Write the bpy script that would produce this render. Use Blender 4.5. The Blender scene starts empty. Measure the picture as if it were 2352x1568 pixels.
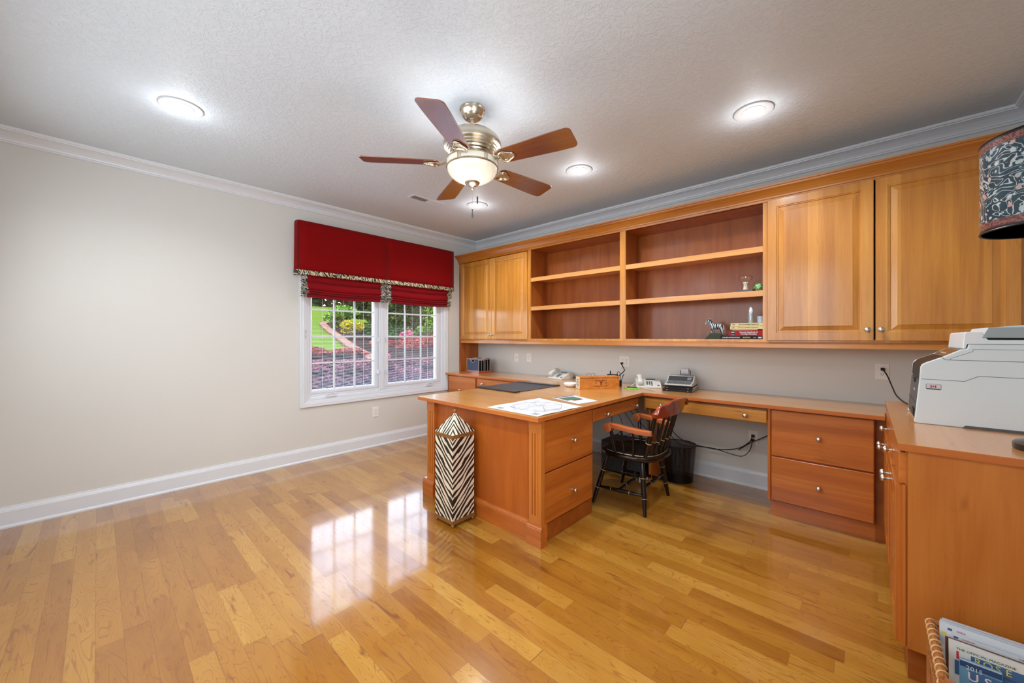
import bpy, bmesh, math, random
from mathutils import Vector, Matrix
PI = math.pi
R = math.radians
S = bpy.context.scene
C = bpy.context.collection
# ------------------------------------------------------------ camera, world, sun, exposure
cam = bpy.data.cameras.new('camera'); camo = bpy.data.objects.new('camera', cam); C.objects.link(camo)
camo.location = (4.32, -3.88, 1.30); camo.rotation_euler = (R(90), 0, R(42.75))
cam.sensor_fit = 'HORIZONTAL'; cam.sensor_width = 36; cam.lens = 880 / 2352 * 36
cam.shift_x = 0; cam.shift_y = -9 / 2352
cam.clip_start = .05; cam.clip_end = 300
S.camera = camo
W = bpy.data.worlds.new('world'); S.world = W; W.use_nodes = True
_n = W.node_tree.nodes; _l = W.node_tree.links; _n.clear()
_o = _n.new('ShaderNodeOutputWorld'); _b = _n.new('ShaderNodeBackground')
_tc = _n.new('ShaderNodeTexCoord'); _sep = _n.new('ShaderNodeSeparateXYZ'); _cr = _n.new('ShaderNodeValToRGB')
_cr.color_ramp.elements[0].position = .0; _cr.color_ramp.elements[0].color = (.90, .93, .95, 1)
_cr.color_ramp.elements[1].position = .7; _cr.color_ramp.elements[1].color = (.50, .66, .95, 1)
_l.new(_tc.outputs['Generated'], _sep.inputs[0]); _l.new(_sep.outputs['Z'], _cr.inputs['Fac'])
_l.new(_cr.outputs['Color'], _b.inputs['Color']); _b.inputs['Strength'].default_value = 8.5
_l.new(_b.outputs[0], _o.inputs[0])
S.view_settings.view_transform = 'Standard'; S.view_settings.look = 'None'
S.view_settings.exposure = 0.27; S.view_settings.gamma = 1.0; S.view_settings.use_curve_mapping = False
S.cycles.use_denoising = True
S.cycles.max_bounces = 8; S.cycles.diffuse_bounces = 4; S.cycles.glossy_bounces = 4
S.cycles.transmission_bounces = 6; S.cycles.transparent_max_bounces = 12
S.cycles.sample_clamp_indirect = 6; S.cycles.caustics_reflective = False; S.cycles.caustics_refractive = False

def lamp(name, kind, loc, energy, color=(1, 1, 1), rot=(0, 0, 0), **kw):
    d = bpy.data.lights.new(name, kind); d.energy = energy; d.color = color
    for k, v in kw.items(): setattr(d, k, v)
    o = bpy.data.objects.new(name, d); C.objects.link(o); o.location = loc; o.rotation_euler = rot
    return o
CE = 2.72      # ceiling height
RX = 5.08      # right wall
BY = -4.62     # back wall
# sun from behind the house: lights the garden, cannot enter the window
lamp('sun', 'SUN', (3, -3, 12), 14, (1, .95, .86), (R(38), 0, R(60)), angle=R(2))
# added fill lamps behind and right of the camera, out of frame
lamp('back_fill', 'AREA', (2.2, BY + .03, 1.40), 48, (.86, .93, 1), (R(84), 0, 0), shape='RECTANGLE', size=3.6, size_y=2.0, spread=R(148))
lamp('side_fill', 'AREA', (RX - .03, -3.6, 1.5), 40, (.88, .94, 1), (0, R(84), 0), shape='RECTANGLE', size=1.3, size_y=1.2, spread=R(140))
_pt = lamp('window_portal', 'AREA', (-.13, -1.5, 1.30), 1, (1, 1, 1), (0, R(-90), 0), shape='RECTANGLE', size=1.3, size_y=1.72); _pt.data.cycles.is_portal = True

# ------------------------------------------------------------ mesh helpers
ORG = {}
class MB:
    def __init__(s): s.v = []; s.f = []; s.m = []
    def face(s, pts, mi=0):
        b = len(s.v); s.v += [tuple(p) for p in pts]; s.f.append(tuple(range(b, b + len(pts)))); s.m.append(mi); return s
    def mesh(s, vs, fs, mi=0):
        b = len(s.v); s.v += [tuple(p) for p in vs]
        for f in fs: s.f.append(tuple(b + i for i in f)); s.m.append(mi)
        return s
    def box(s, x0, x1, y0, y1, z0, z1, mi=0):
        if x0 > x1: x0, x1 = x1, x0
        if y0 > y1: y0, y1 = y1, y0
        if z0 > z1: z0, z1 = z1, z0
        vs = [(x, y, z) for z in (z0, z1) for y in (y0, y1) for x in (x0, x1)]
        return s.mesh(vs, [(0, 2, 3, 1), (4, 5, 7, 6), (0, 1, 5, 4), (2, 6, 7, 3), (0, 4, 6, 2), (1, 3, 7, 5)], mi)
    def prism(s, poly, axis, a, b, mi=0):
        def P(u, v, w): return {'x': (w, u, v), 'y': (u, w, v), 'z': (u, v, w)}[axis]
        n = len(poly); vs = [P(u, v, a) for u, v in poly] + [P(u, v, b) for u, v in poly]
        fs = [tuple(range(n)), tuple(range(2 * n - 1, n - 1, -1))] + [(i, (i + 1) % n, n + (i + 1) % n, n + i) for i in range(n)]
        return s.mesh(vs, fs, mi)
    def lathe(s, prof, c=(0, 0, 0), seg=24, axis='z', mi=0, M=None):
        rows = []
        vs = []
        for r, h in prof:
            row = []
            for i in range(seg):
                a = 2 * PI * i / seg
                p = (r * math.cos(a), r * math.sin(a), h)
                if axis == 'x': p = (p[2], p[0], p[1])
                if axis == '-x': p = (-p[2], p[0], p[1])
                if axis == '-y': p = (p[0], -p[2], p[1])
                p = Vector(p)
                if M: p = M @ p
                row.append(len(vs)); vs.append(p + Vector(c))
            rows.append(row)
        fs = []
        for a, b in zip(rows, rows[1:]):
            for i in range(seg): j = (i + 1) % seg; fs.append((a[i], a[j], b[j], b[i]))
        if prof[0][0] > 1e-5: fs.append(tuple(rows[0][::-1]))
        if prof[-1][0] > 1e-5: fs.append(tuple(rows[-1]))
        return s.mesh(vs, fs, mi)
    def tube(s, pts, r, seg=10, mi=0, cap=True):
        pts = [Vector(p) for p in pts]; n = len(pts)
        rr = r if isinstance(r, (list, tuple)) else [r] * n
        t0 = (pts[1] - pts[0]).normalized(); up = Vector((0, 0, 1)) if abs(t0.z) < .9 else Vector((1, 0, 0))
        nrm = t0.cross(up).normalized(); vs = []; fs = []
        for i, p in enumerate(pts):
            t = (pts[min(i + 1, n - 1)] - pts[max(i - 1, 0)])
            if t.length < 1e-9: t = t0
            t.normalize(); nrm = (nrm - t * nrm.dot(t)).normalized(); bn = t.cross(nrm)
            for k in range(seg):
                a = 2 * PI * k / seg; vs.append(p + (nrm * math.cos(a) + bn * math.sin(a)) * rr[i])
        for i in range(n - 1):
            for k in range(seg):
                j = (k + 1) % seg; fs.append((i * seg + k, i * seg + j, (i + 1) * seg + j, (i + 1) * seg + k))
        if cap: fs.append(tuple(range(seg))[::-1]); fs.append(tuple(range((n - 1) * seg, n * seg)))
        return s.mesh(vs, fs, mi)
    def turned(s, p0, p1, prof, seg=12, mi=0):
        """turned spindle: prof = [(t, r)]"""
        p0 = Vector(p0); p1 = Vector(p1)
        return s.tube([p0.lerp(p1, t) for t, r in prof], [r for t, r in prof], seg, mi)
    def grid(s, nu, nv, fn, mi=0, closed=False):
        vs = [fn(u / (nu - 1), v / (nv - 1)) for u in range(nu) for v in range(nv)]
        fs = [(u * nv + v, (u + 1) * nv + v, (u + 1) * nv + v + 1, u * nv + v + 1) for u in range(nu - 1) for v in range(nv - 1)]
        return s.mesh(vs, fs, mi)
    def rot(s, ang, c, i0=0):
        """rotate verts from i0 about vertical axis at c"""
        ca, sa = math.cos(ang), math.sin(ang)
        for i in range(i0, len(s.v)):
            x, y, z = s.v[i]; dx, dy = x - c[0], y - c[1]
            s.v[i] = (c[0] + ca * dx - sa * dy, c[1] + sa * dx + ca * dy, z)
        return s
    def xf(s, M, i0=0):
        for i in range(i0, len(s.v)): s.v[i] = tuple(M @ Vector(s.v[i]))
        return s
    def build(s, name, mat, parent=None, smooth=False, bev=0, org=None, solid=0, fixn=True, sub=0, lab=None):
        me = bpy.data.meshes.new(name)
        o3 = ORG[parent.name] if parent else Vector(org or (0, 0, 0))
        me.from_pydata([tuple(Vector(p) - o3) for p in s.v], [], s.f)
        mats = mat if isinstance(mat, (list, tuple)) else [mat]
        for m in mats: me.materials.append(m)
        for p, i in zip(me.polygons, s.m): p.material_index = i
        if fixn:
            b = bmesh.new(); b.from_mesh(me); bmesh.ops.remove_doubles(b, verts=b.verts, dist=1e-6)
            bmesh.ops.recalc_face_normals(b, faces=b.faces); b.to_mesh(me); b.free()
        o = bpy.data.objects.new(name, me); C.objects.link(o)
        if parent: o.parent = parent
        else: o.location = o3
        ORG[o.name] = o3
        if smooth:
            for p in me.polygons: p.use_smooth = True
            try: me.set_sharp_from_angle(angle=R(40))
            except Exception: pass
        if sub: q = o.modifiers.new('sub', 'SUBSURF'); q.levels = q.render_levels = sub
        if solid: q = o.modifiers.new('solid', 'SOLIDIFY'); q.thickness = solid; q.offset = 0
        if bev: q = o.modifiers.new('bevel', 'BEVEL'); q.width = bev; q.segments = 2; q.limit_method = 'ANGLE'; q.angle_limit = R(40)
        if lab: o['label'] = lab
        return o
def thing(name, label, cat, org=(0, 0, 0), group=None):
    o = bpy.data.objects.new(name, None); C.objects.link(o); o.location = org; ORG[o.name] = Vector(org); o.empty_display_size = .1
    return tag(o, label, cat, group)
def tag(o, label, cat, group=None, kind=None):
    o['label'] = label; o['category'] = cat
    if group: o['group'] = group
    if kind: o['kind'] = kind
    return o
def struct(o, label=None):
    o['kind'] = 'structure'
    if label: o['label'] = label
    return o
def dup(o, off, parent=None):
    c = o.copy(); C.objects.link(c)
    if parent: c.parent = parent
    else: c.location = o.location + Vector(off)
    ORG[c.name] = ORG[o.name] + Vector(off)
    for ch in list(o.children): dup(ch, off, c)
    return c
def text(body, size, mat, M, parent, name='lettering', ext=.0004, font_scale_x=1.0, align='CENTER', bold=0, lab=None):
    cu = bpy.data.curves.new(name, 'FONT'); cu.body = body; cu.size = size; cu.extrude = ext; cu.align_x = align; cu.align_y = 'CENTER'; cu.resolution_u = 3
    cu.offset = bold
    t = bpy.data.objects.new('tmp', cu); C.objects.link(t)
    dg = bpy.context.evaluated_depsgraph_get(); dg.update()
    me = bpy.data.meshes.new_from_object(t.evaluated_get(dg)); bpy.data.objects.remove(t)
    me.transform(M @ Matrix.Diagonal((font_scale_x, 1, 1, 1))); me.transform(Matrix.Translation(-ORG[parent.name]))
    me.materials.clear(); me.materials.append(mat)
    o = bpy.data.objects.new(name, me); C.objects.link(o); o.parent = parent; ORG[o.name] = ORG[parent.name]
    if lab: o['label'] = lab
    return o
def frame(o, ux, uy, uz=None):
    ux = Vector(ux).normalized(); uy = Vector(uy); uy = (uy - ux * uy.dot(ux)).normalized(); uz = ux.cross(uy)
    M = Matrix((ux, uy, uz)).transposed().to_4x4(); M.translation = Vector(o); return M

# ------------------------------------------------------------ materials
class NT:
    def __init__(s, name):
        s.mat = bpy.data.materials.new(name); s.mat.use_nodes = True; s.t = s.mat.node_tree; s.n = s.t.nodes
        s.bsdf = s.n['Principled BSDF']; s.out = s.n['Material Output']
    def new(s, ty, **kw):
        x = s.n.new('ShaderNode' + ty)
        for k, v in kw.items(): setattr(x, k, v)
        return x
    def link(s, a, b): s.t.links.new(a, b)
    def set(s, **kw):
        for k, v in kw.items():
            s.bsdf.inputs[k.replace('_', ' ')].default_value = v
    def obj(s): return s.new('TexCoord').outputs['Object']
    def mapping(s, scale=(1, 1, 1), rot=(0, 0, 0), loc=(0, 0, 0), src=None):
        m = s.new('Mapping'); m.inputs['Scale'].default_value = scale; m.inputs['Rotation'].default_value = rot; m.inputs['Location'].default_value = loc
        s.link(src or s.obj(), m.inputs[0]); return m.outputs[0]
    def noise(s, vec, scale, detail=3, rough=.5, dist=0):
        x = s.new('TexNoise'); x.inputs['Scale'].default_value = scale; x.inputs['Detail'].default_value = detail
        x.inputs['Roughness'].default_value = rough; x.inputs['Distortion'].default_value = dist
        if vec: s.link(vec, x.inputs['Vector'])
        return x.outputs['Fac']
    def math(s, op, a, b=None, c=None, clamp=False):
        x = s.new('Math', operation=op); x.use_clamp = clamp
        for i, q in enumerate((a, b, c)):
            if q is None: continue
            if isinstance(q, (int, float)): x.inputs[i].default_value = q
            else: s.link(q, x.inputs[i])
        return x.outputs[0]
    def ramp(s, fac, stops, interp='LINEAR'):
        x = s.new('ValToRGB'); e = x.color_ramp.elements; x.color_ramp.interpolation = interp
        while len(e) < len(stops): e.new(.5)
        for q, (p, c) in zip(e, stops): q.position = p; q.color = (*c, 1) if len(c) == 3 else c
        s.link(fac, x.inputs[0]); return x.outputs['Color']
    def mix(s, fac, a, b, mode='MIX'):
        x = s.new('Mix', data_type='RGBA', blend_type=mode)
        for i, q in ((0, fac), (6, a), (7, b)):
            if isinstance(q, (int, float)): x.inputs[i].default_value = q
            elif isinstance(q, tuple): x.inputs[i].default_value = (*q, 1) if len(q) == 3 else q
            else: s.link(q, x.inputs[i])
        return x.outputs[2]
    def bump(s, h, strength=.3, dist=.01):
        b = s.new('Bump'); b.inputs['Strength'].default_value = strength; b.inputs['Distance'].default_value = dist
        s.link(h, b.inputs['Height']); s.link(b.outputs[0], s.bsdf.inputs['Normal'])
    def base(s, c): s.link(c, s.bsdf.inputs['Base Color'])
def plain(name, col, rough=.5, metal=0, emit=None, es=1, var=.0, bump=0, bs=200, coat=0, alpha=1, trans=0, spec=.5, sheen=0):
    t = NT(name); t.set(Roughness=rough, Metallic=metal); t.bsdf.inputs['Base Color'].default_value = (*col, 1)
    t.bsdf.inputs['Specular IOR Level'].default_value = spec
    if coat: t.bsdf.inputs['Coat Weight'].default_value = coat; t.bsdf.inputs['Coat Roughness'].default_value = .08
    v = t.noise(t.obj(), 6 if not bump else bs, 3)
    k = var if var else .03
    t.base(t.mix(v, tuple(c * (1 - k) for c in col), tuple(min(1, c * (1 + k)) for c in col)))
    if bump: t.bump(v, bump, .002)
    if emit: t.bsdf.inputs['Emission Color'].default_value = (*emit, 1); t.bsdf.inputs['Emission Strength'].default_value = es
    if trans: t.bsdf.inputs['Transmission Weight'].default_value = trans
    if sheen: t.bsdf.inputs['Sheen Weight'].default_value = sheen
    t.bsdf.inputs['Alpha'].default_value = alpha
    return t.mat
def sc3(axis, a, b): return {'x': (a, b, b), 'y': (b, a, b), 'z': (b, b, a)}[axis]
def wood(name, lo, mid, hi, axis='z', strip=0, stripaxis='x', rough=.36, coat=.22, grain=1.0, stripmix=.45):
    t = NT(name); co = t.obj()
    g1 = t.noise(t.mapping(sc3(axis, 1.2, 26 * grain), src=co), 1, 4, .55, .6)
    g2 = t.noise(t.mapping(sc3(axis, 6, 240 * grain), src=co), 1, 3, .6)
    g3 = t.noise(t.mapping(sc3(axis, .9, 5), src=co), 1, 2, .5, 1.0)
    f = t.math('ADD', t.math('MULTIPLY', g1, .42), t.math('ADD', t.math('MULTIPLY', g2, .2), t.math('MULTIPLY', g3, .38)))
    if strip:
        sp = t.new('SeparateXYZ'); t.link(co, sp.inputs[0]); q = sp.outputs['XYZ'.index(stripaxis.upper())]
        q = t.math('ADD', q, 10.0); idx = t.math('FLOOR', t.math('DIVIDE', t.math('ADD', q, t.math('MULTIPLY', t.math('SINE', t.math('MULTIPLY', q, 17.0)), .03)), strip))
        w = t.new('TexWhiteNoise', noise_dimensions='1D'); t.link(idx, w.inputs['W'])
        f = t.math('ADD', t.math('MULTIPLY', f, 1 - stripmix * .5), t.math('MULTIPLY', t.math('SUBTRACT', w.outputs['Value'], .3), stripmix * .6))
    col = t.ramp(f, [(.26, lo), (.47, mid), (.68, hi)])
    # occasional mineral streaks of maple
    st = t.noise(t.mapping(sc3(axis, 2.2, 15), loc=(3, 1, 2), src=co), 1, 2, .5, 1.5)
    col = t.mix(t.ramp(st, [(.68, (0, 0, 0)), (.80, (.45, .45, .45))]), col, tuple(c * .52 for c in lo))
    t.base(col); t.set(Roughness=rough); t.bsdf.inputs['Specular IOR Level'].default_value = .35; t.bsdf.inputs['Coat Weight'].default_value = coat; t.bsdf.inputs['Coat Roughness'].default_value = .16
    t.bump(g2, .05, .001)
    return t.mat
M = {}
UL, UM, UH = (.36, .125, .014), (.56, .235, .036), (.68, .34, .070)
LL, LM, LH = (.28, .060, .007), (.45, .122, .015), (.58, .195, .032)
M['upper_v'] = wood('maple_upper_vertical', UL, UM, UH, 'z', .085, 'x', coat=.8, stripmix=.32)
M['upper_h'] = wood('maple_upper_horizontal', UL, UM, UH, 'x')
M['crown'] = wood('maple_crown_darker', (.26, .075, .008), (.43, .145, .017), (.54, .22, .035), 'x', coat=.5)
M['upper_y'] = wood('maple_upper_sides', UL, UM, UH, 'z')
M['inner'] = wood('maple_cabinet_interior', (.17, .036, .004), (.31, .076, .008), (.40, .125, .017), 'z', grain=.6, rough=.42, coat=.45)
M['shelfedge'] = wood('maple_shelf', (.45, .19, .05), (.60, .28, .085), (.70, .37, .13), 'x')
M['low_x'] = wood('maple_lower_x', LL, LM, LH, 'x', .10, 'z', stripmix=.22, coat=.6)
M['low_y'] = wood('maple_lower_y', LL, LM, LH, 'y', .10, 'z', stripmix=.22)
M['low_z'] = wood('maple_lower_z', LL, LM, LH, 'z', .11, 'x')
M['low_zy'] = wood('maple_lower_zy', LL, LM, LH, 'z', .11, 'y')
M['panel'] = wood('maple_dark_panel', (.26, .052, .006), (.36, .082, .009), (.44, .115, .014), 'z', grain=.5)  # darker, redder maple tone for the peninsula front panel
M['low_zp'] = wood('maple_end_panel', (.36, .095, .012), (.46, .14, .020), (.54, .19, .034), 'z', grain=.5)
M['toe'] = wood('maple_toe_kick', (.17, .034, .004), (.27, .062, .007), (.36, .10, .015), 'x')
M['top'] = wood('maple_worktop', (.42, .165, .034), (.55, .25, .060), (.65, .34, .095), 'x', grain=.7, rough=.3, coat=.9)
M['top_y'] = wood('maple_worktop_y', (.42, .16, .042), (.54, .23, .065), (.62, .30, .095), 'y', grain=.7, rough=.3, coat=.7)
M['edge'] = wood('maple_worktop_edge', (.36, .085, .014), (.46, .125, .022), (.54, .17, .034), 'x')
M['wbox'] = wood('cedar_box_wood', (.28, .07, .010), (.50, .17, .025), (.64, .28, .06), 'x', grain=1.0, rough=.5, coat=.1)
M['arm'] = plain('orange_cherry_wood', (.47, .125, .035), .25, var=.3, coat=.5)
M['cherry'] = plain('cherry_gloss_wood', (.30, .045, .012), .22, var=.25, coat=.6)
M['blade'] = wood('fan_blade_walnut', (.10, .020, .005), (.18, .042, .009), (.25, .07, .016), 'x', grain=1.5, rough=.25, coat=1.0)
M['blade'].node_tree.nodes['Principled BSDF'].inputs['Coat IOR'].default_value = 1.8
M['nickel'] = plain('brushed_nickel', (.62, .60, .56), .28, 1)
M['brass'] = plain('antique_brass_nickel', (.60, .53, .42), .27, 1)
M['wall'] = None
def wallmat():
    t = NT('cream_wall_paint'); co = t.obj(); n = t.noise(co, 260, 3, .6); n2 = t.noise(co, 1.1, 2)
    t.base(t.mix(n2, (.61, .61, .58), (.65, .65, .62))); t.set(Roughness=.62); t.bsdf.inputs['Specular IOR Level'].default_value = .35
    t.bump(n, .12, .002); return t.mat
M['wall'] = wallmat()
def ceilmat():
    t = NT('knockdown_ceiling_plaster'); co = t.obj()
    a = t.noise(co, 33, 5, .62, .9); b = t.noise(co, 120, 2)
    h = t.ramp(a, [(.44, (0, 0, 0)), (.50, (.8, .8, .8)), (.62, (1, 1, 1))])
    h2 = t.math('ADD', h, t.math('MULTIPLY', b, .25))
    t.base(t.mix(a, (.61, .69, .765), (.67, .745, .815))); t.set(Roughness=.55); t.bump(h2, .38, .005); return t.mat
M['ceil'] = ceilmat()
M['white'] = plain('white_satin_trim', (.68, .72, .77), .32)
M['vinyl'] = plain('white_vinyl_window', (.70, .74, .80), .3)
M['plate'] = plain('outlet_white_plastic', (.78, .77, .73), .3)
M['blackp'] = plain('black_plastic', (.008, .008, .009), .4, spec=.3)
M['slot'] = plain('dark_slot', (.03, .028, .025), .6)
M['lightgrey'] = plain('printer_grey_plastic', (.68, .77, .81), .38, bump=.05, bs=900)
M['trim_l'] = plain('printer_white_plastic', (.78, .84, .88), .35)
M['darkgrey'] = plain('printer_dark_panel', (.045, .048, .052), .3)
M['phone'] = plain('phone_putty_plastic', (.60, .60, .56), .4)
M['key'] = plain('grey_keys', (.10, .11, .12), .4)
M['paper'] = plain('white_paper', (.60, .62, .655), .7)
M['ink'] = plain('printed_ink', (.06, .06, .07), .6)
M['greyink'] = plain('plan_ink', (.15, .17, .21), .6)
M['chair'] = plain('black_lacquer', (.006, .004, .003), .25, coat=.15, spec=.4)
M['gold'] = plain('gold_paint', (.75, .60, .34), .35, .6)
M['red'] = None
def fabric(name, col, tr=.25):
    t = NT(name); co = t.obj(); n = t.noise(t.mapping((400, 400, 400), src=co), 1, 2)
    t.base(t.mix(n, tuple(c * .75 for c in col), tuple(c * 1.2 for c in col))); t.set(Roughness=.85); t.bsdf.inputs['Sheen Weight'].default_value = .06
    t.bsdf.inputs['Specular IOR Level'].default_value = .1
    t.bump(n, .3, .001)
    tl = t.new('BsdfTranslucent'); tl.inputs[0].default_value = (*[min(1, c * 1.4) for c in col], 1)
    mx = t.new('MixShader'); mx.inputs[0].default_value = tr; t.link(t.bsdf.outputs[0], mx.inputs[1]); t.link(tl.outputs[0], mx.inputs[2]); t.link(mx.outputs[0], t.out.inputs[0])
    return t.mat
M['red'] = fabric('red_linen', (.27, .003, .004), .2)
M['redl'] = fabric('red_linen_shade', (.36, .012, .020), .45)
def zebra(name, kx, ky, kz, freq, light=(.72, .64, .50), dark=(.012, .010, .009), dist=.35, w=.5, ns=9, along=(1, -1, 0)):
    t = NT(name); co = t.obj(); sp = t.new('SeparateXYZ'); t.link(co, sp.inputs[0])
    f = t.math('ADD', t.math('MULTIPLY', sp.outputs[0], kx), t.math('ADD', t.math('MULTIPLY', sp.outputs[1], ky), t.math('MULTIPLY', sp.outputs[2], kz)))
    al = t.math('ADD', t.math('MULTIPLY', sp.outputs[0], along[0]), t.math('ADD', t.math('MULTIPLY', sp.outputs[1], along[1]), t.math('MULTIPLY', sp.outputs[2], along[2])))
    def st(a, b, d=1):
        c = t.new('CombineXYZ'); t.link(t.math('MULTIPLY', f, a), c.inputs[0]); t.link(t.math('MULTIPLY', al, b), c.inputs[1]); return t.noise(c.outputs[0], 1, d, .5)
    k = freq / 150
    n = st(11 * k, 7 * k); n2 = st(34 * k, 13 * k, 2)
    ff = t.math('ADD', t.math('MULTIPLY', f, freq), t.math('MULTIPLY', n, dist * 50))
    s = t.math('ADD', t.math('SINE', ff), t.math('MULTIPLY', t.math('SUBTRACT', n2, .5), 4.2))
    s2 = t.math('ADD', t.math('MULTIPLY', s, .5), w)
    t.base(t.ramp(s2, [(.46, dark), (.54, light)])); t.set(Roughness=.45); return t.mat
M['zeb'] = zebra('zebra_painted_box', .95, -.95, 1, 142, dist=.22, w=.48)
M['zebt'] = zebra('zebra_fabric_trim', 0, 1, .5, 230, (.66, .56, .38), dist=.5, along=(0, .5, -1))
M['zebr'] = zebra('zebra_fabric_ruffle', 0, .8, 1, 330, (.62, .58, .50), dist=.4, along=(0, 1, -.5))
M['bronze'] = plain('bronze_wood', (.26, .115, .032), .3, .3, var=.3)
def floormat():
    t = NT('maple_plank_floor'); co = t.obj(); sp = t.new('SeparateXYZ'); t.link(co, sp.inputs[0])
    Wd = .0845
    yr = t.math('DIVIDE', t.math('ADD', sp.outputs[1], 10 * Wd * 10), Wd); row = t.math('FLOOR', yr); fy = t.math('FRACT', yr)
    wn = t.new('TexWhiteNoise', noise_dimensions='1D'); t.link(row, wn.inputs['W'])
    xs = t.math('DIVIDE', t.math('ADD', sp.outputs[0], t.math('MULTIPLY', wn.outputs['Value'], 7.0)), .78)
    xs = t.math('ADD', xs, t.math('MULTIPLY', t.math('SINE', t.math('ADD', t.math('MULTIPLY', xs, 2.9), row)), .22))
    ix = t.math('FLOOR', xs); fx = t.math('FRACT', xs)
    cb = t.new('CombineXYZ'); t.link(ix, cb.inputs[0]); t.link(row, cb.inputs[1])
    w2 = t.new('TexWhiteNoise', noise_dimensions='2D'); t.link(cb.outputs[0], w2.inputs['Vector']); pr = w2.outputs['Value']
    # grain coords offset per plank
    off = t.new('CombineXYZ'); t.link(t.math('MULTIPLY', pr, 37.0), off.inputs[0]); t.link(t.math('MULTIPLY', pr, 91.0), off.inputs[1])
    va = t.new('VectorMath', operation='ADD'); t.link(co, va.inputs[0]); t.link(off.outputs[0], va.inputs[1]); pc = va.outputs[0]
    g = t.noise(t.mapping((1.3, 9, 1), src=pc), 1.0, 2, .45, 1.6)
    rings = t.math('SINE', t.math('MULTIPLY', g, 95.0)); thin = t.ramp(rings, [(.86, (0, 0, 0)), (.99, (1, 1, 1))])
    fine = t.noise(t.mapping((5, 220, 1), src=pc), 1, 3)
    blot = t.noise(t.mapping((1.6, 7, 1), src=pc), 1, 3, .6, .6)
    tone = t.math('ADD', t.math('MULTIPLY', pr, .48), t.math('ADD', t.math('MULTIPLY', blot, .52), t.math('MULTIPLY', fine, .16)))
    col = t.ramp(tone, [(.14, (.17, .050, .005)), (.36, (.31, .122, .012)), (.60, (.39, .172, .020)), (.92, (.49, .262, .044))])
    ms = t.noise(t.mapping((2.6, 16, 1), src=pc), 1, 3, .6, 1.3)
    col = t.mix(t.ramp(ms, [(.60, (0, 0, 0)), (.72, (.75, .75, .75))]), col, (.17, .045, .010))
    col = t.mix(t.math('MULTIPLY', thin, .55), col, (.24, .070, .014))
    e = .016
    gap = t.math('MAXIMUM', t.math('LESS_THAN', fy, e), t.math('LESS_THAN', fx, .0022))
    col = t.mix(t.math('MULTIPLY', gap, .55), col, (.10, .035, .012))
    t.base(col); t.set(Roughness=.30); t.bsdf.inputs['Coat Weight'].default_value = 1.0; t.bsdf.inputs['Coat Roughness'].default_value = .085; t.bsdf.inputs['Coat IOR'].default_value = 1.6; t.bsdf.inputs['Specular IOR Level'].default_value = .2
    h = t.math('SUBTRACT', t.math('ADD', t.math('MULTIPLY', fine, .10), t.math('MULTIPLY', t.noise(t.mapping((1.2, 14, 1), src=co), 1, 2), .5)), gap)
    b = t.new('Bump'); b.inputs['Strength'].default_value = .10; b.inputs['Distance'].default_value = .004; t.link(h, b.inputs['Height'])
    t.link(b.outputs[0], t.bsdf.inputs['Normal']); t.link(b.outputs[0], t.bsdf.inputs['Coat Normal'])
    return t.mat
M['floor'] = floormat()
def glassmat(name='clear_glass', col=(1, 1, 1), a=.07):
    t = NT(name); tr = t.new('BsdfTransparent'); gl = t.new('BsdfGlossy'); gl.inputs['Roughness'].default_value = .02
    tr.inputs[0].default_value = (*col, 1); fr = t.new('LayerWeight'); fr.inputs[0].default_value = .5; ff = t.math('ADD', t.math('MULTIPLY', t.math('POWER', fr.outputs['Facing'], 4.0), .6), .04)
    mx = t.new('MixShader'); t.link(ff, mx.inputs[0]); t.link(tr.outputs[0], mx.inputs[1]); t.link(gl.outputs[0], mx.inputs[2]); t.link(mx.outputs[0], t.out.inputs[0])
    return t.mat
M['glass'] = glassmat()
M['lens'] = plain('downlight_lens', (1, 1, 1), .4, emit=(1, .98, .95), es=9)
def bowlmat():
    t = NT('frosted_bowl_glass'); n = t.noise(t.obj(), 9, 3, .5, 1.5)
    c = t.mix(n, (.62, .58, .47), (.80, .77, .68)); t.base(c); t.set(Roughness=.25)
    t.link(t.mix(n, (1, .90, .66), (1, .97, .85)), t.bsdf.inputs['Emission Color']); t.bsdf.inputs['Emission Strength'].default_value = .30
    return t.mat
M['bowl'] = bowlmat()
M['cream'] = plain('cream_glass_band', (.74, .70, .58), .3, emit=(1, .93, .75), es=.12)
# ------------------------------------------------------------ faces on the three directions
def mapf(face, at):
    """(u, v, d) -> world; d is the distance out of the face plane 'at'"""
    if face == 'S': return lambda u, v, d: (u, at - d, v)      # faces -y
    if face == 'E': return lambda u, v, d: (at + d, u, v)      # faces +x, u = y
    if face == 'W': return lambda u, v, d: (at - d, u, v)      # faces -x, u = y
    if face == 'U': return lambda u, v, d: (u, v, at + d)
def rings(mb, P, rect, prof, cap=True, mi=0):
    u0, u1, v0, v1 = rect; idx = []; vs = []
    for ins, d in prof:
        idx.append(len(vs)); vs += [P(u0 + ins, v0 + ins, d), P(u1 - ins, v0 + ins, d), P(u1 - ins, v1 - ins, d), P(u0 + ins, v1 - ins, d)]
    fs = []
    for a, b in zip(idx, idx[1:]):
        for k in range(4): j = (k + 1) % 4; fs.append((a + k, a + j, b + j, b + k))
    if cap: fs.append(tuple(idx[-1] + k for k in range(4)))
    return mb.mesh(vs, fs, mi)
def knob(face, at, u, v, parent, r=.0155, lab='brushed nickel knob'):
    prof = [(.0085, 0), (.0085, .003), (.005, .006), (.0045, .016), (.009, .020), (r, .026), (r, .031), (r * .75, .036), (r * .35, .0385), (0, .039)]
    ax = {'S': '-y', 'E': 'x', 'W': '-x'}[face]; P = mapf(face, at)
    return MB().lathe(prof, P(u, v, 0), 18, ax).build('knob', M['nickel'], parent, smooth=True, lab=lab)
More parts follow.
